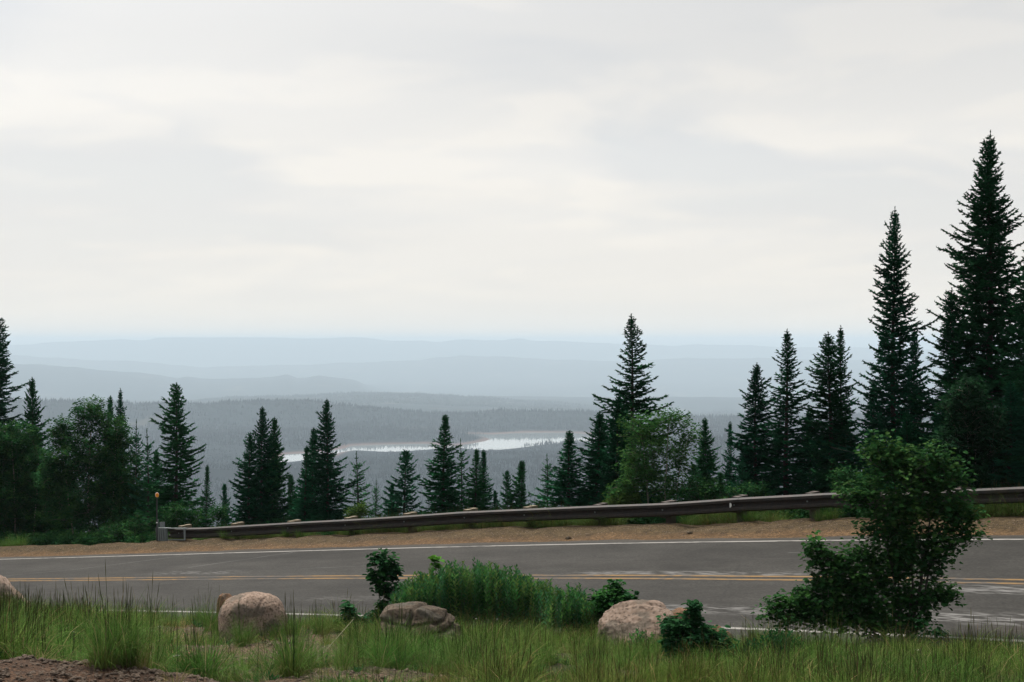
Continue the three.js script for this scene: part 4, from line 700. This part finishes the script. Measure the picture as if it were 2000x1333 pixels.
// ---------------------------------------------------------------- grass
function tuftShape(seed, { n, h, lean, w, dry = 0.12, stalks = 0, stalkH = 0.6, base: br = 0.05, green }) {
  const r = rngOf(seed), t = new Tris();
  for (let i = 0; i < n; i++) {
    const a = r() * 6.283, d = Math.pow(r(), 0.8), rr = br * Math.sqrt(r()), b = [Math.cos(a) * rr, -0.03, Math.sin(a) * rr], L = h * (0.5 + 0.7 * r()), f1 = lean * d * 0.55, f2 = lean * d * 1.1 + 0.1, f3 = Math.min(2.1, lean * d * 1.75 + 0.25);
    const az = a + (r() - 0.5) * 1.6, dir = [Math.cos(az), Math.sin(az)], sw = w * (0.7 + 0.6 * r()), sd = r() * 6.28, side = [Math.cos(sd) * sw, Math.sin(sd) * sw];
    const dead = r() < dry, g = 0.65 + 0.7 * r(), k = dead ? [0.20 * g, 0.165 * g, 0.08 * g] : green.map((v) => v * g), kb = dead ? k : [k[0] * 1.35 + 0.012, k[1] * 1.05 + 0.006, k[2] + 0.006];
    const go = (p, f, l) => [p[0] + dir[0] * Math.sin(f) * l, p[1] + Math.cos(f) * l, p[2] + dir[1] * Math.sin(f) * l], m = go(b, f1, L * 0.4), m2_ = go(m, f2, L * 0.35), e = go(m2_, f3, L * 0.3);
    const wide = (p, f) => [[p[0] + side[0] * f, p[1], p[2] + side[1] * f], [p[0] - side[0] * f, p[1], p[2] - side[1] * f]], [b1, b2] = wide(b, 1), [m1, m2] = wide(m, 0.9), [n1, n2] = wide(m2_, 0.65);
    t.tri(b1, b2, m1, kb); t.tri(b2, m2, m1, kb); t.tri(m1, m2, n1, k); t.tri(m2, n2, n1, k); t.tri(n1, n2, e, k);
  }
  for (let i = 0; i < stalks; i++) {
    const a = r() * 6.283, H = stalkH * (0.7 + 0.45 * r()), o = H * 0.22 * r(), b = [Math.cos(a) * br, 0, Math.sin(a) * br], e = [b[0] + Math.cos(a) * o, H, b[2] + Math.sin(a) * o], f = 0.78 + 0.06 * r(), q = [mix(b[0], e[0], f), H * f, mix(b[2], e[2], f)], g = 0.8 + 0.4 * r();
    t.tube([b, [mix(b[0], e[0], 0.45), H * 0.5, mix(b[2], e[2], 0.45)], q], [0.0022, 0.0018, 0.0014], 3, [0.035 * g, 0.055 * g, 0.018 * g]); t.tube([q, [mix(q[0], e[0], 0.4), mix(q[1], e[1], 0.4), mix(q[2], e[2], 0.4)], e], [0.0012, 0.0028, 0.0006], 3, [0.07 * g, 0.075 * g, 0.03 * g]);
  }
  return t.build();
}
const G1 = [0.068, 0.148, 0.028], G2 = [0.100, 0.166, 0.038], G3 = [0.040, 0.122, 0.026];
const tufts = [
  tuftShape(81, { n: 130, h: 0.36, lean: 1.15, w: 0.0017, dry: 0.10, stalks: 2, stalkH: 0.40, base: 0.05, green: G1 }),
  tuftShape(82, { n: 110, h: 0.40, lean: 1.15, w: 0.0017, dry: 0.08, stalks: 3, stalkH: 0.52, base: 0.06, green: G2 }),
  tuftShape(83, { n: 95, h: 0.26, lean: 1.5, w: 0.0018, dry: 0.22, stalks: 1, stalkH: 0.36, base: 0.06, green: G2 }),
  tuftShape(84, { n: 55, h: 0.16, lean: 1.2, w: 0.0026, dry: 0.16, stalks: 0, base: 0.08, green: G3 }),
  tuftShape(85, { n: 30, h: 0.10, lean: 1.2, w: 0.0055, dry: 0.05, stalks: 0, base: 0.06, green: [0.028, 0.092, 0.026] }),
  tuftShape(86, { n: 70, h: 0.26, lean: 1.9, w: 0.0018, dry: 0.85, stalks: 1, stalkH: 0.3, base: 0.07, green: G2 }),
  tuftShape(87, { n: 22, h: 0.14, lean: 1.0, w: 0.010, dry: 0.02, stalks: 0, base: 0.05, green: [0.030, 0.095, 0.030] }),
];
function scatter(name, geos, spots, material, label, category) {
  const root = new THREE.Group(); root.name = numbered(name); scene.add(root); tag(root, label, category, null, 'stuff');
  const m = new THREE.Matrix4(), q = new THREE.Quaternion(), e = new THREE.Euler();
  geos.forEach((g, k) => {
    const set = spots.filter((s) => s.k === k); if (!set.length) return;
    const im = new THREE.InstancedMesh(g, material, set.length); im.name = 'tuft'; im.userData.kind = 'stuff';
    set.forEach((s, i) => { m.compose(new THREE.Vector3(s.x, s.y, s.z), q.setFromEuler(e.set(s.tx ?? 0, s.turn, s.tz ?? 0)), new THREE.Vector3(s.w, s.h, s.w)); im.setMatrixAt(i, m); im.setColorAt(i, s.c); });
    root.add(im);
  });
}
{
  const r = rngOf(9), spots = [];
  for (let n = 0; n < 36000 && spots.length < 8000; n++) {
    const D = 9.2 + 24 * Math.pow(r(), 1.25), px = -120 + 2240 * r(), X = (px - 1000) / F * D, [s, q] = toSQ(X, D); if (q > 16.75) continue;
    const y = groundY(X, D), py = project(X, y, D)[1]; if (py > 1480) continue;
    const m = 16.7 - q, bare = bareness(X, D);
    const lush = px < 180 ? 1 : px < 620 ? 0.36 : px < 900 ? 0.5 : 0.86, clumped = step(0.43, 0.57, fbm(X * 1.7 + 3, D * 1.7 + 8, 3));
    let keep = (1 - 0.97 * bare) * lush * (0.05 + 0.95 * clumped); if (m < 0.5) keep *= 0.45;
    if (r() > keep) continue;
    const tall = px < 170 ? 1.15 : px < 420 ? 1.1 : px < 1060 ? 0.85 : px < 1460 ? 0.72 : 0.92, u = r(), k = bare > 0.55 ? (u < 0.35 ? 4 : u < 0.6 ? 3 : u < 0.8 ? 5 : 6) : u < 0.30 ? 0 : u < 0.52 ? 1 : u < 0.74 ? 2 : u < 0.82 ? 3 : u < 0.86 ? 4 : u < 0.94 ? 5 : 6, sc = (0.6 + 0.75 * r() * r() + 0.2 * r()) * tall * (0.62 + 0.76 * fbm(X * 0.9 + 21, D * 0.9, 3)), t = 0.7 + 0.6 * r(), warm = 0.75 + 0.6 * fbm(X * 0.9 + 40, D * 0.9, 2);
    spots.push({ x: X, y, z: -D, turn: r() * 6.283, tx: (r() - 0.5) * 0.25, tz: (r() - 0.5) * 0.25, w: sc * (0.85 + 0.4 * r()), h: sc, k, c: lin(t * warm, t, t * 0.95) });
  }
  // bunches that the photograph shows standing by themselves
  for (const [px, py, sc] of [[480, 1262, 1.25], [400, 1225, 1.5], [410, 1232, 1.3], [590, 1318, 1.5], [560, 1325, 1.4], [690, 1295, 1.3], [230, 1295, 1.4], [250, 1300, 1.3], [205, 1300, 1.2], [330, 1300, 0.9], [540, 1248, 0.8], [455, 1246, 0.75], [505, 1250, 0.7], [570, 1240, 1.0], [430, 1240, 0.9], [1180, 1276, 0.9], [1215, 1280, 0.8], [1290, 1284, 0.8], [780, 1268, 0.8], [830, 1272, 0.75], [875, 1262, 0.8], [470, 1250, 0.7], [30, 1240, 1.3], [70, 1228, 1.2], [120, 1220, 1.3], [160, 1222, 1.3], [-20, 1240, 1.3], [625, 1240, 1.2], [760, 1300, 1.3], [60, 1250, 1.5], [20, 1260, 1.5], [100, 1255, 1.4]]) {
    const [X, y, D] = onGround(px, py); for (let n = 0; n < 4; n++) spots.push({ x: X + (r() - 0.5) * 0.16, y: groundY(X, D), z: -D + (r() - 0.5) * 0.14, turn: r() * 6.28, w: sc * 0.75, h: sc * (0.85 + 0.2 * r()), k: n % 3, c: lin(1, 1, 1) });
  }
  scatter('grass', tufts, spots, M.leaves, 'tall green bunch grass covering the near bank', 'grass');
  const verge = [];
  for (let n = 0; n < 4200; n++) {
    const s = -4 + 50 * r(), q = 26.7 + 4.5 * r() * r(), patch = fbm(s * 0.8 + 4, q * 0.4, 3); if (patch < 0.34 + 0.2 * r() + (s > 37.5 ? 0.3 : 0)) continue;
    const [X, D] = toXD(s, q), t = 0.9 + 0.4 * r(), yel = r() < 0.3 ? 1.35 : 1; verge.push({ x: X, y: groundY(X, D), z: -D, turn: r() * 6.28, w: 1.3 + 0.8 * r(), h: (0.9 + 0.7 * r()) * (s > 30 ? 0.75 : 1), k: Math.floor(r() * 3), c: lin(0.6 * t * yel, 0.62 * t, 0.6 * t) });
  }
  for (const [px, w] of [[440, 1.0], [588, 0.9], [560, 0.8], [1460, 0.9], [1600, 0.9], [1625, 0.9], [20, 1.3], [40, 1.4], [10, 1.2]]) { const D = depthAtQ(px, px < 100 ? 26.8 : 26.45), X = (px - 1000) / F * D; for (let n = 0; n < 3; n++) verge.push({ x: X + (r() - 0.5) * 0.2, y: groundY(X, D), z: -D, turn: r() * 6, w, h: w, k: n % 2, c: lin(1, 1.1, 1) }); }
  scatter('grass', tufts, verge, M.leaves, 'grass growing behind and under the guardrail', 'grass');
  // gravel on bare soil, shoulder and mound
  const stones = [1, 2, 3].map((n) => { const g = boulderShape(90 + n, { size: [1, 0.65, 0.8], palette: [[0.162, 0.114, 0.081], [0.198, 0.150, 0.114], [0.102, 0.069, 0.048]], detail: 2, rough: 0.25 }); return g; }), gs = [];
  for (let n = 0; n < 120000 && gs.length < 24000; n++) {
    let X, D; const far = n % 4 === 0;
    if (far) [X, D] = toXD(-2 + 46 * r(), 24.6 + 1.7 * Math.sqrt(r())); else { D = 8.6 + 18 * Math.pow(r(), 1.5); X = (-80 + 1300 * r() - 1000) / F * D; if (toSQ(X, D)[1] > 16.6 || r() > bareness(X, D) * 1.1) continue; }
    if (far && r() < 0.6) continue; const sc = (far ? 0.008 : 0.006) + (far ? 0.014 : 0.020) * Math.pow(r(), 3), t = 0.65 + 0.7 * r(); gs.push({ x: X, y: groundY(X, D), z: -D, turn: r() * 6.28, w: sc, h: sc, k: n % 3, c: lin(t, t, t) });
  }
  scatter('gravel', stones, gs, M.rock, 'loose pinkish gravel on the bare soil and the dirt shoulder', 'gravel');
}
console.log('grass done');
// a few white flower heads among the grass, and one pale dry stalk leaning across it
{
  const spots = [[5, 1192], [66, 1214], [148, 1206], [240, 1222], [312, 1225], [345, 1283], [140, 1236], [1793, 1272]];
  const words = ['at the left edge of the photo', 'above the dark hollow behind the reddish mound', 'below the tip of the large tan boulder', 'in the thin grass left of the rounded pale boulder', 'near the bare patch left of the rounded pale boulder', 'low down by the end of the reddish mound', 'in the dark grass below the large tan boulder', 'in the grass under the tall young aspen'];
  spots.forEach(([px, py], i) => {
    const D = Math.max(11, onGround(px, py + 30)[2]), [x, y, z] = at(px, py, D), g0 = groundY(x, D), f = base('white_flower', x, g0, z), r = rngOf(200 + i), t = new Tris(), p = new Tris(), h = Math.max(0.1, y - g0);
    t.tube([[0, -0.02, 0], [0.01, h * 0.5, 0], [0, h, 0]], [0.003, 0.0025, 0.002], 4, [0.06, 0.11, 0.04]);
    for (let n = 0; n < 22; n++) { const a = r() * 6.28, l = 0.03 * Math.sqrt(r()), c = [Math.cos(a) * l, h + 0.012 * r(), Math.sin(a) * l]; p.tri(c, [c[0] + 0.009, c[1] + 0.004, c[2]], [c[0], c[1] + 0.003, c[2] + 0.009], [0.6, 0.6, 0.52]); p.tri(c, [c[0] - 0.009, c[1] + 0.004, c[2]], [c[0], c[1] + 0.003, c[2] - 0.009], [0.6, 0.6, 0.52]); }
    put('stem', t.build(), M.grass, f); put('flower_head', p.build(), M.grass, f); tag(f, 'small white flower head ' + words[i], 'flower', 'white flowers in the grass');
  });
  const a = onGround(628, 1278), b = at(690, 1210, a[2] + 0.1), t = new Tris(), s = base('dry_stalk', a[0], a[1], -a[2]);
  t.tube([[0, -0.02, 0], [(b[0] - a[0]) * 0.5, (b[1] - a[1]) * 0.48, 0], [b[0] - a[0], b[1] - a[1], b[2] + a[2]]], [0.006, 0.005, 0.003], 5, [0.36, 0.33, 0.22]); put('stalk', t.build(), M.grass, s); tag(s, 'long pale dry stalk leaning to the right over the grass', 'stalk');
}
scene.traverse((o) => { if (o.isMesh) { o.castShadow = true; o.receiveShadow = true; } });
renderer.render(scene, camera);
